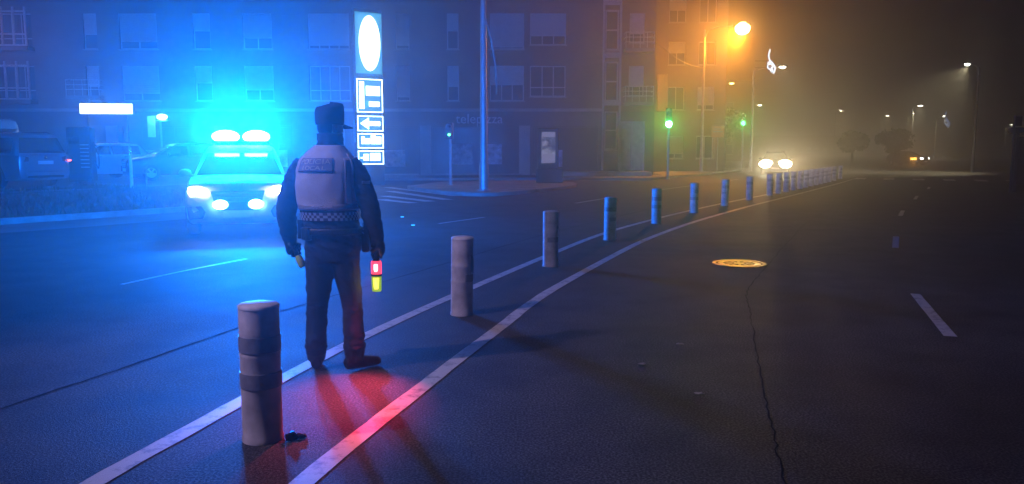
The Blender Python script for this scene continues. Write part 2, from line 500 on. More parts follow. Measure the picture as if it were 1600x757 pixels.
# verge, forecourt and pavements
kerb_line = [(-24, 2), (-18.5, 7.6), (-14.2, 12.4), (-10.76, 16.48), (-8.45, 19.95), (-6.9, 22.9), (-6.6, 25.2), (-7.6, 28.2), (-10.5, 34)]
KL = spline([(p[0], p[1], 0) for p in kerb_line], 5)
mb = MB()
inner = [(p.x - 7.4, p.y + 7.8) for p in KL]
n = len(KL)
vs = []
for i, p in enumerate(KL):
    t = (KL[min(i + 1, n - 1)] - KL[max(i - 1, 0)]).normalized(); nn = Vector((-t.y, t.x, 0))
    for d, z in ((0.15, 0.115), (1.4, 0.16), (4.5, 0.30), (7.2, 0.40)):
        q = p + nn * d
        vs.append((q.x, q.y, z + 0.02 * noise.noise((q.x, q.y, 0)))if d > 0.2 else (q.x, q.y, z))
mb.add(vs, [(i * 4 + k, i * 4 + k + 1, i * 4 + k + 5, i * 4 + k + 4) for i in range(n - 1) for k in range(3)])
tag(mb.build('grass_verge', M_SOIL), kind='structure')
mb = MB()
L = []
for i, p in enumerate(KL):
    t = (KL[min(i + 1, n - 1)] - KL[max(i - 1, 0)]).normalized(); nn = Vector((-t.y, t.x, 0))
    L.append([p + Vector((0, 0, -0.05)), p + Vector((0, 0, 0.13)), p + nn * 0.17 + Vector((0, 0, 0.13)), p + nn * 0.17 + Vector((0, 0, -0.05))])
mb.rings(L); tag(mb.build('kerb', M_KERB), kind='structure')
# gutter strip of concrete along the kerb
mb = MB()
G = []
for i, p in enumerate(KL[:-12]):
    t = (KL[min(i + 1, n - 1)] - KL[max(i - 1, 0)]).normalized(); nn = Vector((-t.y, t.x, 0))
    G.append([p - nn * 0.01 + Vector((0, 0, 0.004)), p - nn * 1.9 + Vector((0, 0, 0.004))])
mb.rings(G, cap=False, closed=False); tag(mb.build('gutter', pmat('gutter_concrete', (0.11, 0.108, 0.105), 0.6, var=0.3, scale=1.2, bump=0.2)), kind='structure')
mb = MB(); mb.prism([(-70, 8), (-26, 8), (-20, 14.5), (-15.5, 19.5), (-13, 23.5), (-11.6, 26.5), (-10.6, 29.5), (-12.4, 35), (-15.8, 46.4), (-70, 46.4)], 0.02, 0.385)
tag(mb.build('forecourt', pmat('forecourt_asphalt', (0.05, 0.05, 0.05), 0.55, var=0.3, scale=1, bump=0.3)), kind='structure')
# grass on the verge
rnd = random.Random(3)
mb = MB()
for i in range(n - 1):
    p = KL[i]; q = KL[i + 1]
    t = (q - p).normalized(); nn = Vector((-t.y, t.x, 0)); ln = (q - p).length
    if p.y < 10 or p.y > 28: continue
    for k in range(int(ln * 260)):
        d = rnd.uniform(0.25, 7.0); s = rnd.random()
        b = p + (q - p) * s + nn * d
        z = 0.115 + (d - 0.15) / 7.05 * 0.28
        a = rnd.uniform(0, PI); h = rnd.uniform(0.06, 0.2); w = rnd.uniform(0.015, 0.04)
        dx, dy = math.cos(a) * w, math.sin(a) * w
        lx, ly = rnd.uniform(-0.06, 0.06), rnd.uniform(-0.06, 0.06)
        mb.add([(b.x - dx, b.y - dy, z - 0.03), (b.x + dx, b.y + dy, z - 0.03), (b.x + lx, b.y + ly, z + h)], [(0, 1, 2)])
tag(mb.build('grass', M_GRASS, smooth=False), 'dark rough grass on the verge behind the police car', 'grass', kind='stuff')

def pavement(name, poly, zt=0.13, tile=M_PAVE):
    P = spline([(p[0], p[1], 0) for p in poly + [poly[0]]], 4)[:-1]
    mb = MB(); mb.prism([(p.x, p.y) for p in P], -0.05, zt)
    o = tag(mb.build(name, tile), kind='structure')
    return o
isl = pavement('pavement', [(-4.3, 32.4), (-3.0, 29.2), (-1.5, 27.1), (-0.3, 27.4), (1.3, 30.3), (2.7, 33.6), (2.7, 36.5), (1.5, 38.3), (-1, 38.2), (-3.2, 36.6)], 0.12)
mb = MB(); mb.prism([(-19.5, 46.2), (-17, 41.5), (-6, 41.5), (3.0, 42.0), (6.6, 41.3), (7.4, 41.6), (9.2, 45.4), (11.8, 49.4), (14.5, 55), (20, 66), (16, 66), (9, 52), (9, 47.5), (-19.5, 47.5)], -0.05, 0.13)
tag(mb.build('pavement', M_PAVE), kind='structure')
mb = MB(); mb.prism([(-9.6 + .9 * math.cos(k * PI / 6), 1.0 + 1.6 * math.sin(k * PI / 6)) for k in range(12)], -0.05, 0.13); tag(mb.build('traffic_island', M_PAVE), kind='structure')
# lamplit strip of pavement before the entrance, built as a pale stone step
mb = MB(); mb.bb((2.9, 44.6, 0.13), (7.9, 46.98, 0.36)); tag(mb.build('lit_pavement_step', M_STONE, bevel=0.02), kind='structure')

# ------------------------------------------------------------------ bollards
boll = [(-1.35, 4.12), (-0.48, 7.38), (0.52, 10.55), (1.71, 13.7), (3.1, 16.85), (4.59, 19.8), (6.06, 22.4), (7.54, 25.0), (9.0, 27.5), (9.72, 28.75), (10.42, 29.95), (11.12, 31.15), (11.82, 32.35), (12.5, 33.55), (13.18, 34.75), (13.86, 35.95), (14.54, 37.15), (15.22, 38.35), (15.92, 39.6), (16.85, 41.3), (18.2, 43.8)]
ordn = ['first and largest', 'second', 'third', 'fourth', 'fifth', 'sixth', 'seventh', 'eighth', 'ninth', 'tenth', 'eleventh', 'twelfth', 'thirteenth', 'fourteenth', 'fifteenth', 'sixteenth', 'seventeenth', 'eighteenth', 'nineteenth', 'second to last', 'last']
BR, BH = 0.105, 0.745
def arcband(r, z0, z1, a0, a1, ragged=0.0, n=28):
    mb = MB()
    A = [a0 + (a1 - a0) * k / n for k in range(n + 1)]
    rings = []
    for a in A:
        e0 = z0 + random.uniform(-ragged, ragged); e1 = z1 + random.uniform(-ragged, ragged)
        rings.append([((r + dr) * math.cos(a), (r + dr) * math.sin(a), z) for dr, z in ((-0.004, e0), (0.003, e0), (0.003, e1), (-0.004, e1))])
    mb.rings(rings); return mb
prof = [(0.0, 0.0), (BR + 0.004, 0.0), (BR + 0.004, 0.02), (BR, 0.03), (BR, 0.315), (BR + 0.003, 0.325), (BR, 0.335), (BR, 0.465), (BR + 0.003, 0.475), (BR, 0.485), (BR, 0.58), (BR + 0.002, 0.59), (BR, 0.60), (BR, BH - 0.022), (BR + 0.003, BH - 0.02), (BR + 0.003, BH - 0.008), (BR - 0.006, BH), (BR * 0.55, BH + 0.008), (0.0, BH + 0.01)]
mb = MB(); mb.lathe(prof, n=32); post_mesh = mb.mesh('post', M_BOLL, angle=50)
for i, (x, y) in enumerate(boll):
    lab = {0: 'first and largest white plastic bollard, nearest the camera, with two dark bands', 1: 'second white bollard from the camera, with torn dark band, right of officer', 20: 'last and farthest white bollard of the row by the crossing'}.get(i, f'{ordn[i]} white plastic bollard from the camera in the curving row')
    if i == 19: lab = 'second to last white plastic bollard at the far end of the row'
    t = thing('bollard', lab, 'bollard', (x, y, 0.0), random.uniform(0, 0.2), 'white bollards between the two lines')
    t.rotation_euler = (R(random.uniform(-1.2, 1.2)), R(random.uniform(-1.2, 1.2)), 0)
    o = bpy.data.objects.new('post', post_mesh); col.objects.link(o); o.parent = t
    if i == 0:
        arcband(BR + 0.002, 0.495, 0.578, 0, 2 * PI, 0.001).build('reflective_band', M_BOLLBAND, t)
        arcband(BR + 0.002, 0.30, 0.382, 0, 2 * PI, 0.001).build('reflective_band', M_BOLLBAND, t)
    elif i == 1:
        arcband(BR + 0.002, 0.33, 0.40, R(-70), R(60), 0.002).build('reflective_band', M_BOLLBAND, t)
        arcband(BR + 0.002, 0.41, 0.57, R(-42), R(40), 0.03, 8).build('reflective_band', M_BOLLBAND, t)
    else:
        for z in ((0.495, 0.575), (0.33, 0.40)):
            if random.random() < 0.75:
                a0 = random.uniform(-PI, -PI * 0.5); sp = random.choice([1.0, 0.6, 0.75]) * 2 * PI
                arcband(BR + 0.002, z[0] + random.uniform(-0.01, 0.01), z[1], a0, a0 + sp, random.choice([0.001, 0.008])).build('reflective_band', M_BOLLBAND, t)
            else:
                a0 = random.uniform(-PI, 0)
                arcband(BR + 0.002, z[0] + 0.02, z[1] - 0.02, a0, a0 + 1.4, 0.01).build('reflective_band', M_BOLLBAND, t)

# crumpled litter beside the first bollard
lt = thing('litter', 'small crumpled dark piece of litter beside the nearest bollard', 'litter', (-1.17, 4.1, 0.0), 0.4)
def crumple(seed, c, r):
    mb = MB(); mb.ell((0, 0, 0), (1, 1, 1), 12)
    r_ = random.Random(seed)
    out = []
    for v in mb.v:
        k = 1 + 0.55 * noise.noise((v[0] * 1.7 + seed, v[1] * 1.7, v[2] * 1.7))
        out.append((c[0] + v[0] * r[0] * k, c[1] + v[1] * r[1] * k, max(0.004, c[2] + v[2] * r[2] * k)))
    mb.v = out; return mb
M_LITTER = pmat('shiny_litter', (0.02, 0.022, 0.03), 0.2, coat=0.4)
crumple(3, (-0.025, 0, 0.018), (0.036, 0.026, 0.028)).build('wrapper', M_LITTER, lt, angle=15)
crumple(9, (0.03, 0.012, 0.012), (0.034, 0.024, 0.016)).build('scrap', M_LITTER, lt, angle=15)
for k, (x, y) in enumerate(((1.2, 4.9), (1.35, 6.2), (0.95, 5.6))):
    tag(crumple(20 + k, (0, 0, 0.006), (0.03, 0.015, 0.008)).build('road_scrap', M_KERB, angle=15, loc=(x, y, 0)), ('pale flat scrap lying on the dark right lane, nearest the camera', 'pale scrap on the dark lane near the tar joint, farthest of three', 'pale scrap on the dark lane, middle one of three')[k], 'litter')


# ------------------------------------------------------------------ officer
PX, PY = -1.24, 5.49
TOR = [  # z, cx, cy, rx, ry : jacket silhouette
    (0.80, -0.015, 0.00, 0.176, 0.130), (0.90, -0.012, 0.00, 0.192, 0.142), (0.96, -0.015, 0.0, 0.196, 0.145), (1.05, -0.024, 0.0, 0.188, 0.136), (1.12, -0.032, 0.0, 0.187, 0.134),
    (1.20, -0.045, 0.005, 0.194, 0.138), (1.32, -0.055, 0.010, 0.198, 0.146), (1.42, -0.050, 0.012, 0.194, 0.140), (1.48, -0.045, 0.015, 0.178, 0.124),
    (1.53, -0.040, 0.020, 0.138, 0.105), (1.57, -0.032, 0.025, 0.095, 0.088), (1.60, -0.03, 0.03, 0.07, 0.075)]
def tor(z):
    if z <= TOR[0][0]: return TOR[0][1:]
    for a, b in zip(TOR, TOR[1:]):
        if z <= b[0]:
            t = (z - a[0]) / (b[0] - a[0])
            return tuple(a[i] + (b[i] - a[i]) * t for i in range(1, 5))
    return TOR[-1][1:]
def tor_pt(z, a, off=0.0):
    cx, cy_, rx, ry = tor(z)
    ca, sa = math.cos(a), math.sin(a)
    e = 0.84
    x = math.copysign(abs(ca) ** e, ca); y = math.copysign(abs(sa) ** e, sa)
    return Vector((cx + (rx + off) * x, cy_ + (ry + off) * y, z))
off = thing('person', 'person in dark uniform, pale POLICIA vest and peaked cap, seen from behind', 'person', (PX, PY, 0), 0)

mb = MB()
mb.rings([[tor_pt(z, k * 2 * PI / 28) for k in range(28)] for z in [0.78 + 0.03 * i for i in range(28)]])
def limb(pts, n=16):
    P = [Vector(p[:3]) for p in pts]
    out = spline([tuple(p) for p in P], 5)
    rr = spline([(p[3], p[4], 0) for p in pts], 5)
    mb.tube(out, [(r.x, r.y) for r in rr], n)
# legs (trousers)
limb([(-0.10, 0, 0.90, 0.115, 0.125), (-0.112, 0.005, 0.74, 0.103, 0.115), (-0.128, 0.012, 0.60, 0.088, 0.098), (-0.145, 0.02, 0.46, 0.074, 0.084), (-0.152, 0.008, 0.32, 0.072, 0.084), (-0.155, 0.0, 0.22, 0.070, 0.078), (-0.156, 0.0, 0.15, 0.074, 0.08), (-0.157, 0.0, 0.07, 0.062, 0.07)])
limb([(0.06, 0, 0.90, 0.115, 0.125), (0.068, 0.0, 0.74, 0.098, 0.112), (0.088, 0.008, 0.60, 0.083, 0.095), (0.106, 0.012, 0.46, 0.073, 0.082), (0.113, -0.005, 0.32, 0.072, 0.082), (0.118, -0.015, 0.22, 0.070, 0.078), (0.12, -0.02, 0.15, 0.075, 0.08), (0.122, -0.02, 0.07, 0.062, 0.068)])
# boots
def boot(hx, hy, ang):
    d = Vector((math.sin(ang), math.cos(ang), 0))
    P = [(-0.075, 0.055, 0.036, 0.040), (-0.03, 0.06, 0.043, 0.052), (0.05, 0.052, 0.046, 0.048), (0.12, 0.042, 0.050, 0.040), (0.175, 0.036, 0.044, 0.034), (0.205, 0.032, 0.026, 0.024)]
    pts = [(hx + d.x * s, hy + d.y * s, z) for s, z, a, b in P]
    mb.tube(pts, [(a, b) for s, z, a, b in P], 14)
boot(-0.155, 0.0, R(-12)); boot(0.122, -0.02, R(48))
# arms
limb([(-0.195, 0.01, 1.465, 0.066, 0.076), (-0.243, 0.0, 1.39, 0.070, 0.082), (-0.293, -0.01, 1.28, 0.067, 0.076), (-0.328, -0.015, 1.16, 0.064, 0.072), (-0.338, 0.01, 1.06, 0.060, 0.066), (-0.335, 0.04, 0.97, 0.054, 0.057), (-0.333, 0.055, 0.925, 0.048, 0.048), (-0.33, 0.06, 0.88, 0.042, 0.040)])
limb([(0.105, 0.01, 1.465, 0.066, 0.076), (0.155, 0.0, 1.39, 0.070, 0.082), (0.208, -0.01, 1.28, 0.067, 0.076), (0.247, -0.018, 1.16, 0.064, 0.072), (0.268, -0.005, 1.06, 0.060, 0.066), (0.282, 0.02, 0.97, 0.054, 0.057), (0.287, 0.03, 0.925, 0.048, 0.048), (0.288, 0.035, 0.88, 0.042, 0.040)])
# neck and head (turned to the right, away from us)
HT = Matrix.Rotation(R(-38), 3, 'Z')        # face points +y turned towards +x
HC = Vector((-0.028, 0.045, 1.705))
mb.tube([(-0.03, 0.03, 1.55), (-0.03, 0.034, 1.60), (-0.028, 0.04, 1.66)], [(0.082, 0.084), (0.073, 0.076), (0.07, 0.078)], 16)
mb.ell(HC + Vector((0, 0, 0.02)), (0.078, 0.098, 0.112), 18, M=HT)
def hp(x, y, z): return HC + HT @ Vector((x, y, 0)) + Vector((0, 0, z))
mb.ell(hp(0, 0.045, -0.055), (0.055, 0.055, 0.055), 14)                       # jaw
mb.ell(hp(0, 0.102, -0.012), (0.013, 0.018, 0.024), 8, M=HT)                  # nose
mb.ell(hp(0, 0.096, -0.055), (0.024, 0.012, 0.01), 8, M=HT)                   # lips
mb.ell(hp(0.03, 0.086, 0.028), (0.02, 0.012, 0.008), 8, M=HT); mb.ell(hp(-0.03, 0.086, 0.028), (0.02, 0.012, 0.008), 8, M=HT)   # brows
for s in (-1, 1):
    mb.ell(hp(s * 0.081, -0.002, -0.005), (0.012, 0.02, 0.033), 10, M=HT)      # ears
# hands: palm, four fingers closed round a grip, thumb
def hand(c, side, axis_tilt=Vector((0, 0, -1))):
    """c: centre of the grip; side = +1 palm on the +x side of the grip"""
    c = Vector(c); K = 1.2
    mb.ell(c + Vector((side * 0.032, 0.0, 0.018)) * K, (0.023 * K, 0.044 * K, 0.052 * K), 12)
    lens = [1.0, 1.12, 1.05, 0.82]
    for k in range(4):
        z = 0.035 - 0.0245 * k
        l = lens[k]
        ch = []
        for a, r in ((35, 0.036), (75, 0.037), (115, 0.035), (150, 0.032), (190 * l - 10, 0.028)):
            ch.append(c + Vector((side * r * math.cos(R(a)), r * math.sin(R(a)) * 1.05, z - 0.004 * (a / 90))) * K)
        mb.tube(ch, [0.0135, 0.013, 0.012, 0.011, 0.009], 8)
    ch = [Vector((side * 0.028, -0.022, 0.045)), Vector((side * 0.018, -0.042, 0.030)), Vector((-side * 0.004, -0.040, 0.012)), Vector((-side * 0.018, -0.030, -0.004))]
    mb.tube([c + p * K for p in ch], [0.016, 0.015, 0.0135, 0.010], 8)
RH = (0.276, 0.045, 0.845)
LH = (-0.305, 0.070, 0.850)
hand(RH, 1); hand(LH, -1)
raw = mb.mesh('body', M_NAVY)
tmp = bpy.data.objects.new('body_tmp', raw); col.objects.link(tmp)
rm = tmp.modifiers.new('remesh', 'REMESH'); rm.mode = 'VOXEL'; rm.voxel_size = 0.0075
sm = tmp.modifiers.new('smooth', 'SMOOTH'); sm.factor = 0.5; sm.iterations = 3
dg = bpy.context.evaluated_depsgraph_get(); dg.update()
bme = bpy.data.meshes.new_from_object(tmp.evaluated_get(dg)); bme.name = 'body'
bpy.data.objects.remove(tmp)
bme.materials.clear()
for m in (M_NAVY, M_TROUS, M_SKIN, M_GLOVE, M_LEATHER, M_BLACK):
    bme.materials.append(m)
bme.calc_loop_triangles()
norms = [v.normal.copy() for v in bme.vertices]
for v, nn in zip(bme.vertices, norms):     # cloth folds
    x, y, z = v.co
    if z < 0.16 or z > 1.5 or (abs(x) > 0.24 and z < 0.92): continue
    if z < 0.8:
        k = 0.006 * noise.noise((x * 9, y * 9, z * 16)) + 0.007 * max(0, noise.noise((x * 6 + 3, y * 6, z * 26 + x * 30)))
        k += 0.009 * math.exp(-((z - 0.2) / 0.07) ** 2) * (0.5 + noise.noise((x * 14, y * 14, z * 45)))
        k += 0.006 * math.exp(-((z - 0.46) / 0.06) ** 2) * noise.noise((x * 12, y * 12, z * 50 + 7))
    else:
        k = 0.007 * noise.noise((x * 8 + 5, y * 8, z * 20)) + 0.005 * noise.noise((x * 18, y * 18, z * 38 + 20 * x))
    v.co += nn * k
for p in bme.polygons:
    p.use_smooth = True
    c = p.center
    if c.z > 1.625:
        d = c - HC
        loc = HT.transposed() @ Vector((d.x, d.y, 0))
        p.material_index = 2 if loc.y > -0.035 else 5
        if d.z < -0.045: p.material_index = 5
    elif c.z < 0.115: p.material_index = 4
    elif c.z < 0.86 and abs(c.x) < 0.24: p.material_index = 1
    elif c.z < 0.915 and abs(c.x + 0.02) > 0.23: p.material_index = 3
    else: p.material_index = 0
body = bpy.data.objects.new('body', bme); col.objects.link(body); body.parent = off

# vest: shell over the jacket, open under the arms
def shell(z0, z1, off0, nz, a0=0, a1=2 * PI, na=56, thick=0.008, mi=0, mb=None, wob=0.004):
    mb = mb or MB()
    full = abs(a1 - a0 - 2 * PI) < 1e-6
    rows = []
    def P(z, a, o):
        w = wob * noise.noise((math.cos(a) * 3.1, math.sin(a) * 3.1, z * 9)) + 0.6 * wob * noise.noise((math.cos(a) * 7, math.sin(a) * 7, z * 24))
        return tor_pt(z, a, o + w)
    A = [a0 + (a1 - a0) * k / na for k in range(na + 1)]
    for i in range(nz + 1):
        rows.append([P(z0 + (z1 - z0) * i / nz, a, off0) for a in A])
    vs = [p for r in rows for p in r]
    m = na + 1
    mb.add(vs, [(i * m + k, i * m + k + 1, (i + 1) * m + k + 1, (i + 1) * m + k) for i in range(nz) for k in range(na)], mi)
    return mb
def vest_build(mbx, name, mat, th=0.007, parent=None):
    o = mbx.build(name, mat, parent or off, angle=60)
    so = o.modifiers.new('thickness', 'SOLIDIFY'); so.thickness = th; so.offset = 1
    return o
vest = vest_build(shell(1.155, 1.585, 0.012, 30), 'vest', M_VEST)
vest_build(shell(1.145, 1.185, 0.019, 3), 'vest_hem', pmat('vest_hem_cloth', (0.22, 0.26, 0.38), 0.5, var=0.1, scale=12), 0.004, vest)
# side strip at the right armhole: the blue panel and the pale piping
vest_build(shell(1.19, 1.50, 0.020, 16, R(-48), R(-30), 8), 'side_panel', pmat('vest_side_cloth', (0.30, 0.33, 0.46), 0.5, var=0.1, scale=12), 0.003, vest)
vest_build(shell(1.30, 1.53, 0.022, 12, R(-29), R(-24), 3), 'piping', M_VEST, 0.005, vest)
# lettered panel on the back
AB0, AB1 = R(-137), R(-72)
vest_build(shell(1.405, 1.50, 0.021, 8, AB0, AB1, 24, wob=0.003), 'name_panel', M_VESTBLUE, 0.003, vest)
def lettering(txt, size, zc, off_s, parent, mat, ac):
    me = text_mesh(txt, size, 0.0)
    bm = bmesh.new(); bm.from_mesh(me)
    bmesh.ops.subdivide_edges(bm, edges=[e for e in bm.edges if e.calc_length() > 0.02], cuts=2)
    cx, cy_, rx, ry = tor(zc)
    for v in bm.verts:
        z = zc + v.co.y
        # walk along the surface by arc length
        a = ac + v.co.x / 0.185
        v.co = tor_pt(z, a, off_s)
    bm.to_mesh(me); bm.free()
    me.materials.clear(); me.materials.append(mat)
    o = bpy.data.objects.new('lettering', me); col.objects.link(o); o.parent = parent
    so = o.modifiers.new('thickness', 'SOLIDIFY'); so.thickness = 0.0015; so.offset = 0
    return o
lettering('POLICIA', 0.046, 1.475, 0.0285, vest, M_LETTER, R(-104))
lettering('LOCAL', 0.040, 1.433, 0.0285, vest, M_LETTER, R(-104))
# checkered waist band
mb = MB()
nz_, na_ = 3, 66
rows = [[tor_pt(1.075 + 0.055 * i / nz_, 2 * PI * k / na_, 0.016) for k in range(na_)] for i in range(nz_ + 1)]
for i in range(nz_):
    for k in range(na_):
        k2 = (k + 1) % na_
        mb.add([rows[i][k], rows[i][k2], rows[i + 1][k2], rows[i + 1][k]], [(0, 1, 2, 3)], (i + k) % 2)
ob = mb.build('waist_band', [M_CHKL, M_CHKD], off, smooth=False)
# duty belt with holster, pouch, radio
vest_build(shell(0.975, 1.02, 0.014, 3), 'duty_belt', M_LEATHER, 0.006)
mb = MB(); mb.box((0.215, 0.01, 0.93), (0.055, 0.11, 0.17)); mb.box((0.222, 0.01, 1.03), (0.045, 0.05, 0.07)); mb.build('holster', M_LEATHER, off, bevel=0.015)
mb = MB(); mb.box((-0.17, -0.115, 0.985), (0.075, 0.045, 0.09), rz=R(-38)); mb.build('pouch', M_LEATHER, off, bevel=0.01)
mb = MB(); mb.box((-0.226, -0.03, 1.01), (0.04, 0.06, 0.13)); mb.tube([(-0.226, -0.03, 1.06), (-0.228, -0.03, 1.18)], 0.007, 8); mb.build('radio', M_BLACK, off, bevel=0.008)
mb = MB()
for k in range(3): mb.tube([(0.205, -0.055, 1.05 - k * 0.03), (0.213, -0.06, 1.035 - k * 0.03)], 0.008, 8)
mb.build('key_clip', M_CHROME, off)
# sleeve badge and cuffs of the trousers
mb = MB(); mb.box((0.238, -0.078, 1.335), (0.055, 0.006, 0.02), rz=R(28)); mb.build('sleeve_badge', M_CHKL, off)
# cap: six-panel crown with a stiff front, peak to the front right
cap = MB()
rings = []
for rx, ry, z, sy in ((0.088, 0.107, 0.030, 0), (0.091, 0.111, 0.045, 0), (0.0925, 0.113, 0.075, 0.0), (0.093, 0.113, 0.110, 0.0), (0.090, 0.110, 0.135, 0.002), (0.080, 0.100, 0.150, 0.004), (0.05, 0.065, 0.156, 0.006), (0.0, 0.0, 0.158, 0.006)):
    ring = []
    for k in range(28):
        a = k * 2 * PI / 28
        p = Vector((rx * .95 * math.cos(a), sy + ry * .96 * math.sin(a), 0))
        lift = -0.006 + 0.03 * (0.5 + 0.5 * math.sin(a)) * (z - 0.03) / 0.12
        ring.append(HC + HT @ p + Vector((0, 0, z + lift)))
    rings.append(ring)
cap.rings(rings)
capo = cap.build('cap', M_NAVY, off, angle=60)
pk = MB()
rows = []
for i in range(5):
    t = i / 4
    row = []
    for k in range(13):
        a = R(32 + 116 * k / 12)
        rr = 0.098 + t * 0.072 * math.sin((k / 12) * PI) ** 0.6
        row.append(HC + HT @ Vector((rr * math.cos(a) * 0.95, (rr + 0.012) * math.sin(a), 0)) + Vector((0, 0, 0.036 - t * 0.022 - 0.02 * abs(math.cos(a)))))
    rows.append(row)
pk.rings(rows, cap=False, closed=False)
po = pk.build('peak', M_NAVY, capo); so = po.modifiers.new('thickness', 'SOLIDIFY'); so.thickness = 0.005
# neck gaiter
mb = MB(); 
mb.rings([[Vector((-0.03 + 0.006 * (z - 1.55) / 0.1 + (r + 0.004 * math.sin(5 * k + z * 60)) * math.cos(k * 2 * PI / 24), 0.032 + (r * 1.04) * math.sin(k * 2 * PI / 24), z)) for k in range(24)] for z, r in ((1.54, 0.094), (1.57, 0.088), (1.585, 0.091), (1.61, 0.084), (1.63, 0.086), (1.655, 0.083), (1.67, 0.085))], cap=False)
go = mb.build('neck_gaiter', M_NAVY, off, angle=70); so = go.modifiers.new('thickness', 'SOLIDIFY'); so.thickness = 0.004

# lit traffic wand in the right hand
gx, gy = PX + RH[0], PY + RH[1]
wand = thing('signal_wand', 'lit red and yellow signal wand held in the right hand of the officer', 'signal wand', (gx, gy, 0.0))
mb = MB(); mb.lathe([(0.0, 0.895), (0.015, 0.895), (0.017, 0.88), (0.016, 0.80), (0.022, 0.785), (0.03, 0.775), (0.0, 0.775)], n=16); mb.build('handle', M_BLACK, wand)
mb = MB(); mb.lathe([(0.0, 0.678), (0.036, 0.678), (0.038, 0.69), (0.038, 0.765), (0.03, 0.777), (0.0, 0.777)], n=20, sy=0.7); mb.build('red_section', E_RED, wand)
mb = MB(); mb.lathe([(0.0, 0.70), (0.02, 0.70), (0.022, 0.712), (0.022, 0.75), (0.016, 0.757), (0.0, 0.757)], c=(0, -0.008, 0), n=16, sy=1.0); mb.build('lamp_core', E_REDCORE, wand)
mb = MB(); mb.lathe([(0.0, 0.555), (0.030, 0.555), (0.034, 0.565), (0.036, 0.667), (0.0, 0.667)], n=20, sy=0.7); mb.build('yellow_section', E_YEDGE, wand)
mb = MB(); mb.lathe([(0.0, 0.575), (0.022, 0.575), (0.026, 0.655), (0.0, 0.655)], c=(0, -0.0085, 0), n=20, sy=0.8); mb.build('yellow_core', E_YEL, wand)
mb = MB(); mb.lathe([(0.0, 0.664), (0.039, 0.664), (0.039, 0.681), (0.0, 0.681)], n=20, sy=0.72); mb.build('collar', M_BLACK, wand)
lamp('SPOT', 'red_wand_light', (-0.02, -0.10, 0.70), 270, (1.0, 0.05, 0.12), wand, 0.03, (-0.12, -0.62, 0.0), 78, 1.0)
lamp('POINT', 'red_wand_glow', (0.0, -0.05, 0.725), 0.2, (1.0, 0.08, 0.12), wand, 0.02)
lamp('POINT', 'yellow_wand_glow', (0.0, -0.05, 0.61), 1.0, (0.9, 0.7, 0.05), wand, 0.02)
# short lime hand lamp in the left hand
torch = thing('hand_torch', 'short lime green hand torch held in the left hand of the officer', 'torch', (PX + LH[0], PY + LH[1], LH[2]))
ax = Vector((0.42, -0.12, -0.86)).normalized()
mb = MB(); mb.tube([tuple(-ax * 0.06), tuple(ax * 0.045)], 0.017, 14); mb.build('grip', M_BLACK, torch)
mb = MB(); mb.tube([tuple(ax * 0.046), tuple(ax * 0.06), tuple(ax * 0.125), tuple(ax * 0.135)], [0.019, 0.026, 0.026, 0.02], 16); mb.build('head', M_LIME, torch)

# ------------------------------------------------------------------ vehicles (front towards -y)
def rrect(hw, y0, y1, r, z, n=5):
    out = []
    for cx, cy_, a0 in ((hw - r, y1 - r, 0), (-hw + r, y1 - r, 90), (-hw + r, y0 + r, 180), (hw - r, y0 + r, 270)):
        for k in range(n):
            a = R(a0 + 90 * k / (n - 1))
            out.append((cx + r * math.cos(a), cy_ + r * math.sin(a), z))
    return out
SUV = dict(st=[(-2.27, .66, .36, .60, .66), (-2.25, .76, .28, .72, .80), (-2.16, .86, .24, .84, .93), (-1.95, .91, .24, .90, 1.00), (-1.4, .925, .24, .98, 1.06), (-1.0, .93, .24, 1.02, 1.09), (0, .93, .24, 1.04, 1.07), (1.7, .92, .24, 1.06, 1.08), (2.15, .89, .28, 1.05, 1.07), (2.27, .83, .34, 1.0, 1.03), (2.30, .74, .42, .8, .86)],
           gh=[(1.02, .875, -1.22, 2.2), (1.06, .86, -1.16, 2.18), (1.52, .68, -.42, 2.0), (1.60, .645, -.28, 1.94), (1.655, .59, -.1, 1.82), (1.67, .48, .1, 1.6)], wz=(1.10, 1.50), wheels=(-1.38, 1.32), wr=.345, pill=(-.75, .25, 1.25, 1.95))
MPV = dict(st=[(-2.38, .66, .34, .58, .64), (-2.34, .78, .26, .72, .78), (-2.2, .88, .22, .84, .9), (-1.5, .93, .22, .96, 1.02), (-1.1, .94, .22, 1.0, 1.06), (0, .945, .22, 1.02, 1.05), (1.9, .94, .22, 1.04, 1.06), (2.28, .91, .26, 1.04, 1.06), (2.40, .86, .30, 1.02, 1.04), (2.43, .80, .36, .98, 1.0), (2.44, .7, .44, .9, .94)],
           gh=[(1.02, .89, -1.5, 2.36), (1.06, .88, -1.42, 2.35), (1.58, .72, -.5, 2.18), (1.66, .69, -.35, 2.12), (1.71, .62, -.1, 2.0), (1.725, .5, .1, 1.8)], wz=(1.10, 1.57), wheels=(-1.48, 1.42), wr=.34, pill=(-.85, .2, 1.2, 2.1))
HATCH = dict(st=[(-2.02, .62, .3, .54, .6), (-1.98, .74, .22, .68, .74), (-1.85, .83, .2, .78, .85), (-1.2, .86, .2, .88, .95), (-.8, .87, .2, .92, .98), (0, .87, .2, .94, .97), (1.5, .86, .2, .96, .98), (1.9, .83, .24, .95, .97), (2.0, .76, .3, .88, .9), (2.02, .68, .38, .78, .82)],
             gh=[(.94, .82, -1.15, 1.95), (.98, .81, -1.08, 1.93), (1.38, .62, -.35, 1.6), (1.44, .59, -.2, 1.5), (1.475, .53, 0, 1.35), (1.485, .42, .15, 1.15)], wz=(1.01, 1.36), wheels=(-1.25, 1.25), wr=.31, pill=(-.65, .2, 1.05, 1.5))
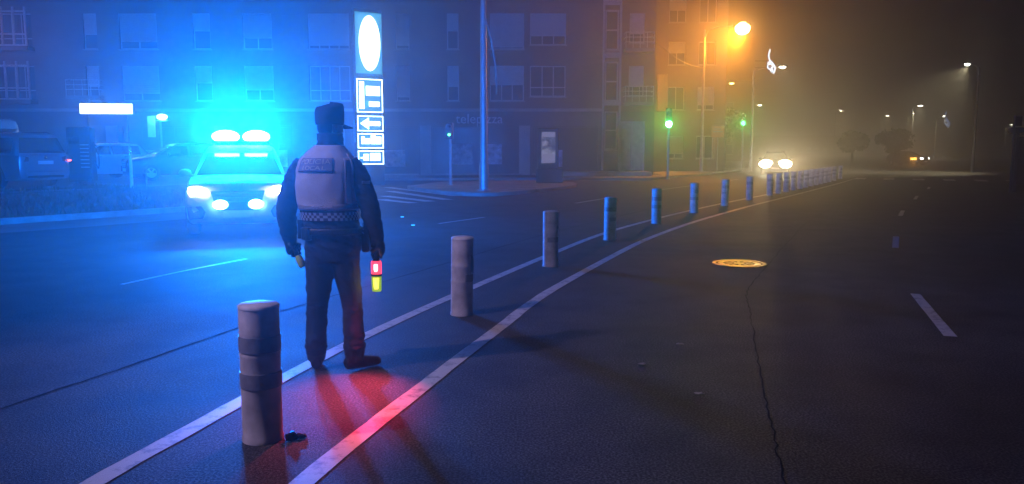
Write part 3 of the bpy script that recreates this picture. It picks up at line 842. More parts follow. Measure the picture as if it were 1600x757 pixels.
VAN = dict(st=[(-2.5, .72, .36, .7, .78), (-2.45, .86, .28, .9, .98), (-2.2, .96, .26, 1.05, 1.14), (-1.7, .98, .26, 1.2, 1.26), (0, .99, .26, 1.25, 1.28), (2.3, .99, .26, 1.26, 1.28), (2.48, .96, .3, 1.25, 1.27), (2.5, .9, .36, 1.2, 1.22)],
           gh=[(1.22, .96, -1.85, 2.48), (1.3, .95, -1.75, 2.47), (2.2, .86, -1.0, 2.42), (2.42, .8, -.75, 2.38), (2.5, .7, -.5, 2.25), (2.52, .55, -.3, 2.0)], wz=(1.4, 2.1), wheels=(-1.6, 1.5), wr=.34, pill=(-1.0, -.1, .0, .0))

def make_car(name, label, S, paint, loc, heading, lights='off', police=False, group=None, plate_text=None):
    """heading: direction the front points to (x, y)"""
    rz = math.atan2(heading[1], heading[0]) + PI / 2
    t = thing(name, label, 'car' if S is not VAN else 'van', loc, rz, group)
    mb = MB(); rings = []
    for y, hw, zb, zbelt, zt in S['st']:
        half = [(0, zb), (hw * .6, zb), (hw * .92, zb + .02), (hw * .985, zb + .12), (hw, zb + .3 if zb + .3 < zbelt else (zb + zbelt) / 2), (hw, (zb + .3 + zbelt) / 2 + .05 if zb + .35 < zbelt else zbelt - .02), (hw * .985, zbelt - .01), (hw * .93, (zbelt + zt) / 2 + .01), (hw * .7, zt), (0, zt + .015)]
        ring = [(x, y, z) for x, z in half] + [(-x, y, z) for x, z in half[-2:0:-1]]
        rings.append(ring)
    mb.rings(rings); body = mb.build('body', paint, t, angle=40)
    mb = MB(); g = S['gh']
    mb.rings([rrect(hw, y0, y1, .12 if i < 4 else .2, z) for i, (z, hw, y0, y1) in enumerate(g)]); mb.build('cabin', paint, t, angle=50)
    def G(z):
        for a, b in zip(g, g[1:]):
            if z <= b[0]:
                k = (z - a[0]) / (b[0] - a[0]); return [a[i] + (b[i] - a[i]) * k for i in (1, 2, 3)]
        return g[-1][1:]
    z0, z1 = S['wz']
    def glass(name, front):
        h0, f0, r0 = G(z0); h1, f1, r1 = G(z1)
        ya, yb = (f0, f1) if front else (r0, r1); s = -1 if front else 1
        mb = MB(); nz_ = 4; rows = []
        for i in range(nz_ + 1):
            z = z0 + (z1 - z0) * i / nz_; h, f, r = G(z); y = f if front else r
            rows.append([((h - .075) * (k / 4 - 1), y + s * .006, z) for k in range(9)])
        mb.rings(rows, cap=False, closed=False)
        o = mb.build(name, M_GLASS, t); so = o.modifiers.new('thickness', 'SOLIDIFY'); so.thickness = .01; so.offset = 0
    glass('windscreen', True); glass('rear_window', False)
    p = S['pill']
    for s in (-1, 1):
        for a, b in zip(p, p[1:]):
            if b - a < .2: continue
            mb = MB(); rows = []
            for i in range(4):
                z = z0 + (z1 - z0) * i / 3; h, f, r = G(z)
                k = (z - z0) / (z1 - z0)
                ya = max(a + .04, f + .12 if a == p[0] else -9); yb = min(b - .04, r - .14 if b == p[-1] else 9)
                if a == p[0]: ya = f + .14
                rows.append([(s * (h + .004), ya, z), (s * (h + .004), yb, z)])
            mb.rings(rows, cap=False, closed=False)
            o = mb.build('side_window', M_GLASS, t); so = o.modifiers.new('thickness', 'SOLIDIFY'); so.thickness = .01; so.offset = 0
        mb = MB(); yb = G(z0)[1] + .42; mb.ell((s * (S['st'][4][1] + .10), yb, z0 + .03), (.12, .06, .075), 12); mb.tube([(s * .84, yb + .02, z0 - .03), (s * 1.0, yb, z0)], .025, 8); mb.build('mirror', paint, t)
    # wheels
    hwm = S['st'][4][1]
    for yw in S['wheels']:
        for s in (-1, 1):
            w = bpy.data.objects.new('wheel', None); col.objects.link(w); w.parent = t; w.location = (s * (hwm - .09), yw, S['wr']); w.rotation_euler = (0, R(90) * s, 0); w.empty_display_size = .1
            r = S['wr']
            mb = MB(); mb.lathe([(r * .62, -.1), (r * .93, -.11), (r, -.08), (r, .08), (r * .94, .105), (r * .64, .1), (r * .62, .06), (r * .62, -.1)], n=28); mb.build('tyre', M_RUBBER, w, angle=50)
            mb = MB(); mb.lathe([(0, .02), (r * .62, .02), (r * .62, .07), (r * .66, .095), (r * .60, .09), (r * .56, .05), (r * .2, .05), (r * .16, .085), (0, .09)], n=28)
            for k in range(5): mb.box((r * .38 * math.cos(k * 2 * PI / 5), r * .38 * math.sin(k * 2 * PI / 5), .065), (r * .5, .06, .03), rz=k * 2 * PI / 5)
            mb.build('rim', M_RIM, w, angle=40)
            mb = MB()   # wheel-arch trim
            A = [R(-8 + 196 * k / 20) for k in range(21)]
            mb.rings([[(s * (hwm + d), yw + rr * math.cos(a), S['wr'] + rr * math.sin(a)) for d, rr in ((-.12, r + .02), (.012, r + .02), (.012, r + .075), (-.12, r + .075))] for a in A])
            mb.build('wheel_arch', M_BLACK, t)
    # front
    yf = S['st'][0][0]; nose = S['st'][3][0]
    zh = S['st'][2][4] - .07
    ff = (yf + S['st'][2][0]) / 2
    for s in (-1, 1):
        mb = MB(); hx = S['st'][2][1]
        pts = [(s * (hx - .34), yf - .0, zh - .1), (s * (hx - .06), ff - .0, zh - .10), (s * (hx + .012), nose + .02, zh + .03), (s * (hx - .1), ff - .02, zh + .05), (s * (hx - .36), yf - .0, zh)]
        mb.slab(pts, (s * .25, -1, .25), .035)
        mb.build('headlight', {'off': M_GLASS, 'on': E_HEAD, 'warm': E_WARM}[lights], t, bevel=.012)
        mb = MB(); mb.slab([(s * .60, yf - .02, .36), (s * (hx - .02), ff - .02, .34), (s * (hx + .01), ff + .05, .56), (s * .62, yf - .02, .58), (s * .55, yf - .02, .47)], (0, -1, 0), .02); mb.build('bumper_intake', M_BLACK, t, bevel=.01)
        mb = MB(); yr = S['st'][-1][0]; hr = S['st'][-2][1]
        pts = [(s * (hr - .22), yr - .02, S['st'][-2][3] - .14), (s * (hr + .03), yr - .09, S['st'][-2][3] - .17), (s * (hr + .055), yr - .16, S['st'][-2][3] + .02), (s * (hr - .02), yr - .07, S['st'][-2][3] + .04), (s * (hr - .24), yr - .03, S['st'][-2][3] - .02)]
        mb.slab(pts, (s * .3, 1, 0), .06); mb.build('tail_light', M_REDLENS, t, bevel=.012)
    mb = MB(); mb.slab([(-.46, yf - .005, zh - .02), (.46, yf - .005, zh - .02), (.36, yf - .02, .50), (-.36, yf - .02, .50)], (0, -1, 0), .03); gr = mb.build('grille', M_BLACK, t, bevel=.01)
    mb = MB()
    for k in range(3): mb.box((0, yf - .04, zh - .07 - k * .07), (.74 - k * .05, .02, .018))
    mb.build('grille_bar', M_CHROME, gr)
    mb = MB(); mb.box((0, yf - .035, .42), (.52, .015, .11)); mb.build('number_plate', M_PLATE, t)
    yr = S['st'][-1][0]
    mb = MB(); mb.box((0, yr + .005, .80), (.52, .02, .11)); mb.build('number_plate', M_PLATE, t)
    mb = MB(); mb.box((0, yr - .02, .46), (1.35, .09, .14)); mb.build('rear_bumper', paint, t, bevel=.03)
    mb = MB(); mb.box((0, yr - .03, .36), (1.25, .08, .08)); mb.build('bumper_trim', M_BLACK, t, bevel=.02)
    mb = MB(); mb.box((0, yr + .0, .89), (.62, .03, .025)); mb.build('tailgate_trim', M_CHROME, t, bevel=.006)
    mb = MB(); mb.ell((0, yr + .012, .97), (.055, .012, .055), 14); mb.build('badge', M_CHROME, t)
    for s in (-1, 1):
        mb = MB(); hz, fz, rz_ = G(g[3][0]); mb.tube([(s * (hz - .06), fz + .25, g[4][0] - .01), (s * (hz - .06), fz + .35, g[5][0] + .03), (s * (hz - .06), rz_ - .35, g[5][0] + .03), (s * (hz - .06), rz_ - .2, g[4][0] - .01)], .016, 8); mb.build('roof_rail', M_BLACK, t)
        for dy in (-.35, .75):
            mb = MB(); mb.box((s * (hwm + .004), dy, .93), (.02, .16, .025)); mb.build('door_handle', M_CHROME, t, bevel=.005)
    return t

# police car
d = Vector((0.30, -1.0)).normalized()
M_POLICE = pmat('police_white_paint', (0.62, 0.63, 0.65), 0.55, var=0.06, scale=3)
pc = make_car('police_car', 'white police car facing the camera with blue beacons and headlights lit', SUV, M_POLICE, (-5.55, 16.25, 0), (d.x, d.y), 'on')
mb = MB(); mb.box((0, .15, 1.73), (1.12, .30, .05)); mb.box((-.45, .15, 1.69), (.05, .2, .06)); mb.box((.45, .15, 1.69), (.05, .2, .06)); mb.build('light_bar', M_BLACK, pc, bevel=.015)
for s in (-1, 1):
    mb = MB(); mb.ell((s * .30, .15, 1.84), (.27, .15, .13), 20); mb.build('beacon', E_BLUE, pc)  # roof and grille beacons drawn oversized, glare put into their shape
    mb = MB(); mb.ell((s * .30, -2.325, .60), (.13, .05, .085), 16); mb.build('grille_beacon', E_BLUE, pc)
    mb = MB(); mb.ell((s * .70, -2.20, .84), (.15, .08, .085), 16); mb.build('headlamp_glare', E_HEAD, pc)  # glowing oval stands in for the glare of the headlamp
BLUE = (0.0, 0.16, 1.0)
for s in (-1, 1):
    lamp('SPOT', 'beacon_light', (s * .33, -.22, 1.92), 1400, BLUE, pc, .18, (s * .33 - 2.6, -7, 1.5), 84, 1.0)
    lamp('SPOT', 'beacon_back_glow', (s * .33, .50, 1.92), 9000, BLUE, pc, .18, (s * .33 + 2.2, 10, 3.2), 130, 1.0)
    lamp('POINT', 'beacon_halo', (s * .33, -.05, 2.02), 5400, BLUE, pc, .18)
    lamp('SPOT', 'grille_beacon_light', (s * .30, -2.40, .60), 110, BLUE, pc, .05, (s * .30, -8, .35), 130, .9)
    lamp('SPOT', 'headlight_beam', (s * .68, -2.38, .83), 6, (1.0, .86, .8), pc, .06, (s * .75, -9, .0), 70, .8)

# parked vehicles on the forecourt
mpv = make_car('parked_car', 'silver people carrier parked at left edge, seen from its rear corner', MPV, M_CARSILVER, (-17.0, 25.9, 0.385), (-.93, .37), group='parked cars')
mb = MB(); mb.box((-.84, 2.44, .86), (.12, .06, .05)); mb.build('tail_lamp_glow', E_TAIL, mpv, bevel=.01)
make_car('parked_car', 'white hatchback parked behind the silver people carrier', HATCH, M_CARWHITE, (-17.3, 33.0, 0.385), (-.55, -.84), group='parked cars')
make_car('parked_car', 'dark hatchback parked just left of the police car, farther back', HATCH, M_CARDARK, (-13.6, 32.3, 0.385), (-.8, -.6), group='parked cars')
make_car('parked_van', 'pale van parked behind the silver people carrier, roof showing above it', VAN, M_CARWHITE, (-24.0, 34.5, 0.385), (-.95, .3))
# oncoming car
onc = make_car('oncoming_car', 'oncoming car with dazzling headlights behind the far bollards', HATCH, M_CARDARK, (17.7, 53.2, 0), (-.31, -.95), 'warm')
for s in (-1, 1):
    mb = MB(); mb.ell((s * .58, -1.98, .70), (.42, .14, .26), 16); mb.build('headlamp_glare', E_WARM, onc)  # oversized glowing oval paints the dazzle round the headlamp
    lamp('SPOT', 'headlight_beam', (s * .62, -2.16, .70), 2200, (1.0, .68, .30), onc, .12, (s * .62 + .5, -40, 1.5), 7.5, 1.0)
    lamp('SPOT', 'headlight_spread', (s * .60, -2.2, .72), 220, (1.0, .86, .52), onc, .08, (s * .62 + 9, -9, .1), 60, 1.0)
# far car turning on the roundabout
far = make_car('far_car', 'distant car on the roundabout with one white headlight and orange indicator', HATCH, M_CARDARK, (42.5, 85, 0), (.6, -1), 'on')
mb = MB(); mb.box((-.9, -1.2, .72), (.08, .7, .2)); mb.build('indicator', E_INDIC, far, bevel=.02)
lamp('SPOT', 'headlight_beam', (.5, -2.2, .72), 900, (.9, .95, .9), far, .08, (-12, -40, .5), 30, 1.0)
lamp('POINT', 'indicator_glow', (-1.1, -1.3, .75), 150, (1, .4, .05), far, .05)

# ------------------------------------------------------------------ buildings
def facade(mb, x0, x1, z0, z1, y, openings, reveal=0.22, mi=0):
    xs = sorted({x0, x1} | {v for o in openings for v in (o[0], o[1]) if x0 < v < x1})
    zs = sorted({z0, z1} | {v for o in openings for v in (o[2], o[3]) if z0 < v < z1})
    for a, b in zip(xs, xs[1:]):
        for c, d_ in zip(zs, zs[1:]):
            mx, mz = (a + b) / 2, (c + d_) / 2
            if any(o[0] < mx < o[1] and o[2] < mz < o[3] for o in openings): continue
            mb.quad((a, y, c), (b, y, c), (b, y, d_), (a, y, d_), mi)
    for a, b, c, d_ in openings:
        r = y + reveal
        mb.quad((a, y, c), (a, y, d_), (a, r, d_), (a, r, c), mi); mb.quad((b, y, c), (b, r, c), (b, r, d_), (b, y, d_), mi)
        mb.quad((a, y, c), (a, r, c), (b, r, c), (b, y, c), mi); mb.quad((a, y, d_), (b, y, d_), (b, r, d_), (a, r, d_), mi)
def window(parent, x0, x1, z0, z1, y, cols=2, shut=0.0, transom=0.0, fw=0.06, mat=M_FRAME):
    """frame mesh with pane children; shut = share covered by a roller shutter"""
    yy = y + 0.12
    mb = MB()
    mb.bb((x0, yy, z0), (x0 + fw, yy + .06, z1)); mb.bb((x1 - fw, yy, z0), (x1, yy + .06, z1))
    mb.bb((x0 + fw, yy, z0), (x1 - fw, yy + .06, z0 + fw)); mb.bb((x0 + fw, yy, z1 - fw), (x1 - fw, yy + .06, z1))
    xs = [x0 + fw + (x1 - x0 - 2 * fw) * k / cols for k in range(cols + 1)]
    for x in xs[1:-1]: mb.bb((x - fw / 2, yy + .002, z0 + fw), (x + fw / 2, yy + .058, z1 - fw))
    zt = [z0 + fw, z1 - fw]
    if transom:
        zt.insert(1, z0 + (z1 - z0) * transom); mb.bb((x0 + fw, yy + .004, zt[1] - fw / 2), (x1 - fw, yy + .056, zt[1] + fw / 2))
    w = mb.build('window', mat, parent, smooth=False)
    for a, b in zip(xs, xs[1:]):
        for c, e in zip(zt, zt[1:]):
            p = MB(); p.bb((a + .004, yy + .025, c + .004), (b - .004, yy + .037, e - .004)); p.build('pane', M_PANE, w, smooth=False)
    if shut > 0:
        s = MB(); zs = z1 - (z1 - z0) * shut; n_ = max(3, int((z1 - zs) / .12))
        for k in range(n_):
            a = zs + (z1 - zs) * k / n_; b = zs + (z1 - zs) * (k + 1) / n_
            s.bb((x0 + .03, yy - .06, a + .004), (x1 - .03, yy - .03 , b - .004))
        s.build('shutter', M_SHUT, w, smooth=False)
    s = MB(); s.bb((x0 - .06, y - .06, z0 - .07), (x1 + .06, y + .12, z0 - .002)); s.build('sill', M_STONE, w, smooth=False)
    return w
FY = 47.0
apt = thing('apartment_building', 'brick apartment block with shop front and white framed windows across the background', 'building', (0, 0, 0))
ops = []; wins = []
for (z0, z1) in ((4.47, 6.5), (7.45, 9.5), (10.45, 12.5)):
    f = int((z0 - 4) / 3)
    for x0, x1, cols, shut, tr in ((-30.4, -28.0, 4, 0.0, .3), (-25.0, -24.2, 1, .6, 0), (-22.9, -20.7, 2, .8, 0), (-18.6, -17.6, 1, .5, 0), (-15.7, -14.0, 2, .7, 0), (-11.9, -9.5, 4, 0.0, .3), (-6.8, -6.0, 1, .9, 0), (-3.8, -3.12, 1, .6, 0), (-1.3, .7, 3, .55, 0), (1.05, 3.15, 3, 0.0, .3)):
        if f == 1 and x0 in (-11.9, -1.3, -3.8): shut = {-11.9: .9, -1.3: .95, -3.8: .5}[x0]
        if f == 1 and x0 == 1.05: shut = .7
        o = (x0, x1, z0 + (.25 if x0 == 1.05 else 0), z1)
        ops.append(o); wins.append((o, cols, shut, tr))
for z0, z1 in ((4.75, 6.5), (7.8, 9.5)):
    ops.append((6.85, 7.75, z0, z1)); wins.append(((6.85, 7.75, z0, z1), 1, .7, 0))
stair = [(5.45, 6.25, z, z + 2.3) for z in (1.6, 4.45, 7.4, 10.4)]
ops += stair
mb = MB(); facade(mb, -34, 8.4, 3.85, 16.5, FY, [o for o in ops if o[2] > 3.8])
mb.quad((-34, FY, 16.5), (8.4, FY, 16.5), (8.4, FY + 12, 16.5), (-34, FY + 12, 16.5))
mb.quad((8.4, FY, 0), (8.4, FY + 12, 0), (8.4, FY + 12, 16.5), (8.4, FY, 16.5)); mb.quad((-34, FY, 0), (-34, FY, 16.5), (-34, FY + 12, 16.5), (-34, FY + 12, 0))
mb.build('wall', M_BRICK, apt, smooth=False)
gops = [(-4.7, .38, .2, 3.0), (1.25, 5.1, .2, 3.0), stair[0], (6.35, 7.85, .36, 3.28), (-9.5, -5.6, .2, 3.0), (-16.5, -13, .2, 3.0), (-23, -19, .2, 3.0)]
mb = MB(); facade(mb, -34, 8.4, 0, 3.848, FY - .03, gops, .3); mb.build('ground_floor', M_DARKCLAD, apt, smooth=False)
mb = MB(); mb.bb((-34, FY - .12, 3.85), (5.3, FY - .035, 4.02)); mb.build('cornice', M_STONE, apt, smooth=False)
for o, c, s, tr in wins: window(apt, *o, FY, c, s, tr)
for o in stair: window(apt, *o, FY, 1, 0, .5, .09, M_FRAME)
# white uprights of the stair column
for x in (5.36, 6.34):
    mb = MB(); mb.bb((x - .06, FY - .09, .4), (x + .06, FY - .032, 16)); mb.build('stair_mullion', M_FRAME, apt, smooth=False)
for z in (4.2, 6.95, 9.95, 12.95):
    mb = MB(); mb.bb((5.42, FY - .085, z), (6.28, FY - .034, z + .3)); mb.build('stair_panel', M_FRAME, apt, smooth=False)
# pillars of the shop front
for x in (-5.1, .74, -10.2, -17.2, -23.6):
    mb = MB(); mb.bb((x - .32, FY - .22, .12), (x + .32, FY - .034, 3.02)); mb.build('pillar', M_STONE, apt, smooth=False)
# shop glazing
for (a, b, c, d_) in gops[:2] + gops[4:]:
    w = window(apt, a, b, c, d_, FY - .03, 4, 0, .75, .08, M_DARKMETAL)
    for k in range(2 if a < -3 else 1):
        mb = MB(); x = a + 1.15 + k * 1.75 if a == -4.7 else a + .55 + k * 1.4
        z0_, z1_ = (.75, 1.95) if a == -4.7 else (.6, 1.6)
        mb.bb((x, FY + .075, z0_), (x + 1.2, FY + .085, z1_))
        mb.build('window_poster', pmat('shop_poster_%d' % random.randint(0, 99999), random.choice([(.5, .52, .6), (.35, .4, .6), (.55, .5, .5)]), .5, var=.6, scale=4), w, smooth=False)
me = text_mesh('telepizza', 0.80, 0.03)
me.materials.clear(); me.materials.append(pmat('sign_letters', (.75, .74, .72), .5))
o = bpy.data.objects.new('sign_lettering', me); col.objects.link(o); o.parent = apt
o.rotation_euler = (R(90), 0, 0); o.location = (-1.93, FY - .08, 3.40)
# entrance
mb = MB(); mb.bb((6.35, FY - .02, .36), (6.45, FY + .06, 3.28)); mb.bb((7.75, FY - .02, .36), (7.85, FY + .06, 3.28)); mb.bb((6.45, FY - .02, 3.18), (7.75, FY + .06, 3.28)); mb.bb((7.06, FY - .015, .36), (7.14, FY + .055, 3.18))
dr = mb.build('door', M_FRAME, apt, smooth=False)
for a, b in ((6.46, 7.05), (7.15, 7.74)):
    mb = MB(); mb.bb((a, FY + .02, .40), (b, FY + .03, 3.17)); mb.build('pane', pmat('frosted_glass_%d' % int(a * 100), (.5, .52, .45), .35, var=.25, scale=3), dr, smooth=False)
mb = MB(); mb.tube([(7.0, FY - .06, 1.2), (7.0, FY - .06, 1.9)], .02, 8); mb.build('door_handle', M_CHROME, dr)
# balconies
def balcony(x0, x1, z, parent, deep=.9, bars=True):
    mb = MB(); mb.bb((x0, FY - deep, z - .18), (x1, FY - .001, z)); b = mb.build('balcony', M_CONC, parent, smooth=False)
    for zz in (.35, .62, .9):
        mb = MB(); mb.tube([(x0 + .03, FY - .02, z + zz), (x0 + .03, FY - deep + .03, z + zz), (x1 - .03, FY - deep + .03, z + zz), (x1 - .03, FY - .02, z + zz)], .022, 6); mb.build('rail', M_WHITEMETAL, b)
    mb = MB()
    for k in range(5):
        x = x0 + .04 + (x1 - x0 - .08) * k / 4; mb.bb((x - .015, FY - deep + .015, z), (x + .015, FY - deep + .045, z + .9))
    mb.build('baluster', M_WHITEMETAL, b, smooth=False)
balcony(6.5, 8.2, 4.35, apt); balcony(6.5, 8.2, 7.4, apt); balcony(-26.0, -24.0, 4.75, apt, .5)
# white framed glazed balconies at the left end
for z in (4.55, 7.6):
    mb = MB(); mb.bb((-30.7, FY - .75, z - .3), (-27.9, FY - .001, z - .05)); gb = mb.build('balcony', M_BRICK, apt, smooth=False)
    mb = MB()
    for k in range(5):
        x = -30.65 + 2.7 * k / 4; mb.bb((x - .05, FY - .72, z - .05), (x + .05, FY - .62, z + 2.15))
    for zz in (0, .62, 1.9): mb.bb((-30.65, FY - .715, z + zz - .04), (-27.95, FY - .625, z + zz + .04))
    mb.build('balcony_frame', M_WHITEMETAL, gb, smooth=False)

b2 = thing('corner_building', 'lower ochre building lit orange beyond the brick apartment block', 'building')
Y2 = 56.0
o2 = [(x, x + 1.2, z, z + 1.6) for z in (1.0, 4.4, 7.5, 10.4) for x in (10.9, 13.0)]
mb = MB(); facade(mb, 9.6, 15.0, 0, 13.0, Y2, o2); mb.quad((9.6, Y2, 0), (9.6, Y2 + 9, 0), (9.6, Y2 + 9, 13), (9.6, Y2, 13)); mb.quad((15, Y2, 0), (15, Y2, 13), (15, Y2 + 9, 13), (15, Y2 + 9, 0)); mb.quad((9.6, Y2, 13), (15, Y2, 13), (15, Y2 + 9, 13), (9.6, Y2 + 9, 13))
mb.build('wall', M_BRICK2, b2, smooth=False)
for o_ in o2: window(b2, *o_, Y2, 2, random.choice([0, .5, .8]))
mb = MB(); mb.bb((10.15, Y2 - .5, 4.3), (10.8, Y2 - .001, 6.8)); mb.build('bay_panel', pmat('lamplit_render', (.6, .5, .35), .8, var=.1), b2, smooth=False)  # wall corner facing the lamp, lamplight put into its paler colour
for k, (x0, x1, yy, hh) in enumerate(((15.5, 21.5, 84, 11), (24, 36, 120, 12), (60, 110, 235, 6))):
    b3 = thing('far_building', ('faint block rising behind the traffic signals in fog', 'faint distant block above the oncoming car in fog', 'faint low distant block behind the right lamp post in fog')[k], 'building', group='buildings lost in the fog')
    oo = [(x0 + 1 + i * 2.4, x0 + 2.2 + i * 2.4, z, z + 1.5) for i in range(int((x1 - x0 - 1) / 2.4)) for z in (1.0, 4.3, 7.3) if z + 2 < hh]
    mb = MB(); facade(mb, x0, x1, 0, hh, yy, oo); mb.quad((x0, yy, hh), (x1, yy, hh), (x1, yy + 9, hh), (x0, yy + 9, hh)); mb.quad((x0, yy, 0), (x0, yy + 9, 0), (x0, yy + 9, hh), (x0, yy, hh)); mb.quad((x1, yy, 0), (x1, yy, hh), (x1, yy + 9, hh), (x1, yy + 9, 0)); mb.build('wall', M_BRICK2 if k else M_BRICK, b3, smooth=False)
    for o_ in oo: window(b3, *o_, yy, 1, random.choice([0, .5, .8]))

# ------------------------------------------------------------------ street lamps
ORANGE = (1.0, 0.31, 0.015)
WARMW = (1.0, 0.86, 0.52)
def street_lamp(label, base, h, arm, power, colr, emis, head=1.0, tilt=(0, 0), angle=150, blend=.7, r=0.11, aim=None, group='street lamps', bowl=None, pole=None):
    """arm: (dx, dy) offset of the head from the pole"""
    t = thing('street_lamp', label, 'street lamp', (base[0], base[1], base[2] if len(base) > 2 else 0), 0, group)
    mb = MB(); mb.lathe([(0, 0), (r * 1.9, 0), (r * 1.9, .03), (r * 1.25, .05), (r * 1.2, .9), (r, 1.0), (r * .62, h - .3), (r * .5, h)], n=16); mb.build('pole', pole or M_GALV, t)
    ax, ay = arm; ln = math.hypot(ax, ay) or 1e-3
    mb = MB(); mb.tube([(0, 0, h - .6), (ax * .1, ay * .1, h - .1), (ax * .35, ay * .35, h + .12), (ax * .9, ay * .9, h + .2)], [r * .5, r * .45, r * .4, r * .35], 10); mb.build('arm', M_GALV, t)
    hd = thing('head', None, None); hd.parent = t; hd.location = (ax, ay, h + .2); hd.rotation_euler = (0, 0, math.atan2(ay, ax))
    mb = MB(); mb.rings([[(x, w * head * math.cos(a), z * head + .06 * head * math.sin(a)) for a in [k * 2 * PI / 12 for k in range(12)]] for x, w, z in ((-.35 * head, .05, 0), (-.2 * head, .13, .02), (.2 * head, .15, .03), (.38 * head, .08, .01))]); mb.build('housing', M_DARKMETAL, hd)
    bw = bowl or (.24 * head, .13 * head, .10 * head)
    mb = MB(); mb.ell((.03 * head, 0, -bw[2] * .55), bw, 14); mb.build('lens', emis, hd)
    L = Vector((ax + .03, ay, h + .2 - bw[2] * 1.7))
    if aim is None: aim = (L.x + tilt[0], L.y + tilt[1], 0)
    if angle >= 179: lamp('POINT', 'lamp_light', L, power, colr, t, .08)
    else: lamp('SPOT', 'lamp_light', L, power, colr, t, .08, aim, angle, blend)
    return t
# the big sodium lamp over the far carriageway
street_lamp('tall street lamp with a blazing orange light above the traffic signals', (13.15, 55.0, .13), 9.65, (2.35, -.6), 20500, ORANGE, E_ORANGE, 1.6, angle=112, blend=1.0, tilt=(-23, -13), bowl=(.5, .42, .42))
# lamp standing on the island pavement, head above the frame
street_lamp('tall pale lamp post on the island pavement, head above the picture', (-1.02, 28.66, .12), 9.2, (1.9, .3), 140, ORANGE, E_ORANGE, 1.0, angle=180, r=.14)
# lamp on the camera side of the street: its light throws the shadows of officer and bollards
street_lamp('street lamp on a small traffic island left of the camera, outside the picture', (-9.6, 1.0, .13), 8.47, (1.3, .6), 5800, (.88, .62, 1.0), E_ORANGE, 1.0, angle=43, blend=1.0, tilt=(8.2, 4.6))
# lamp at the left end of the apartment block
street_lamp('slim lamp post at the left edge before the apartment block', (-26.3, 40.5, .385), 7.3, (-1.6, 2.0), 160, ORANGE, E_ORANGE, .8, angle=180, r=.09)
street_lamp('street lamp with white light and hanging rope light left of the roundabout', (18.1, 60, 0), 7.6, (2.0, -.3), 11000, WARMW, E_LED, 1.0, tilt=(5, 2), angle=105, blend=.6)
street_lamp('lone white street lamp on the dark right side of the road', (33.5, 57.5, 0), 7.5, (-1.2, -.6), 11000, WARMW, E_LED, 1.0, tilt=(-5.5, 1), angle=105, blend=.6, r=.1, pole=M_DARKMETAL)
far_l = [((73.5, 146), 9.6, 'brightest distant street lamp over the two round trees', 20000, 1.8), ((86, 185), 9.5, 'distant street lamp above the left round tree', 20000, 1.6), ((67, 165), 9.6, 'faint distant street lamp left of the round trees', 10000, 1.2), ((102, 205), 11.0, 'faint distant street lamp between the brighter far lamps', 10000, 1.3), ((69.3, 130), 7.0, 'faint distant street lamp beside the far blue rope light', 2500, .8), ((118, 190), 7.6, 'faintest distant street lamp near the bus shelter', 7000, 1.0), ((40.5, 134), 9.0, 'faint distant lamp right of the green signals', 5000, 1.3), ((30.5, 115), 11.0, 'small orange distant lamp right of the big orange lamp', 1500, 1.3)]
for (b, h, lab, pw, hd) in far_l:
    street_lamp(lab, b, h, (.9, -.5), pw, WARMW if 'orange distant' not in lab else ORANGE, E_LEDFAR if 'orange distant' not in lab else E_ORANGE, hd, angle=130, blend=.8)

# rope-light Christmas decorations on the lamp posts
def rope_light(label, org, s, mat, group='rope light decorations'):
    t = thing('rope_light', label, 'decoration', org, 0, group)
    pts = spline([(-.1, 0, 1.35), (-.22, 0, .8), (-.08, 0, .35), (.28, 0, -.05), (.42, 0, -.45), (.26, 0, -.85)], 6)
    mb = MB(); mb.tube([p * s for p in pts], .055 * s, 8); mb.build('tail_tube', mat, t)
    for c, r_, nm in (((-.05, 0, -.22), .24, 'ring_tube'), ((.12, 0, -.58), .11, 'ring_tube'), ((-.16, 0, .1), .1, 'ring_tube')):
        mb = MB(); mb.tube([((c[0] + r_ * math.cos(a)) * s, 0, (c[2] + r_ * math.sin(a)) * s) for a in [k * 2 * PI / 18 for k in range(19)]], .045 * s, 8); mb.build(nm, mat, t)
    mb = MB(); mb.bb((-1.45 * s, .04, .28 * s), (.1 * s, .08, .33 * s)); mb.bb((-1.45 * s, .04, -.35 * s), (.1 * s, .08, -.30 * s)); mb.build('bracket', M_DARKMETAL, t, smooth=False)
    return t
rope_light('curling white rope light decoration hanging beside the orange lamp', (19.25, 59.7, 7.95), .80, E_XMAS)
rope_light('small faint blue rope light far off at right', (71, 130, 6.4), 1.2, E_XMASB)
lamp('POINT', 'rope_glow', (19.25, 59.4, 7.8), 15, (.6, .75, 1.0), None, .2)

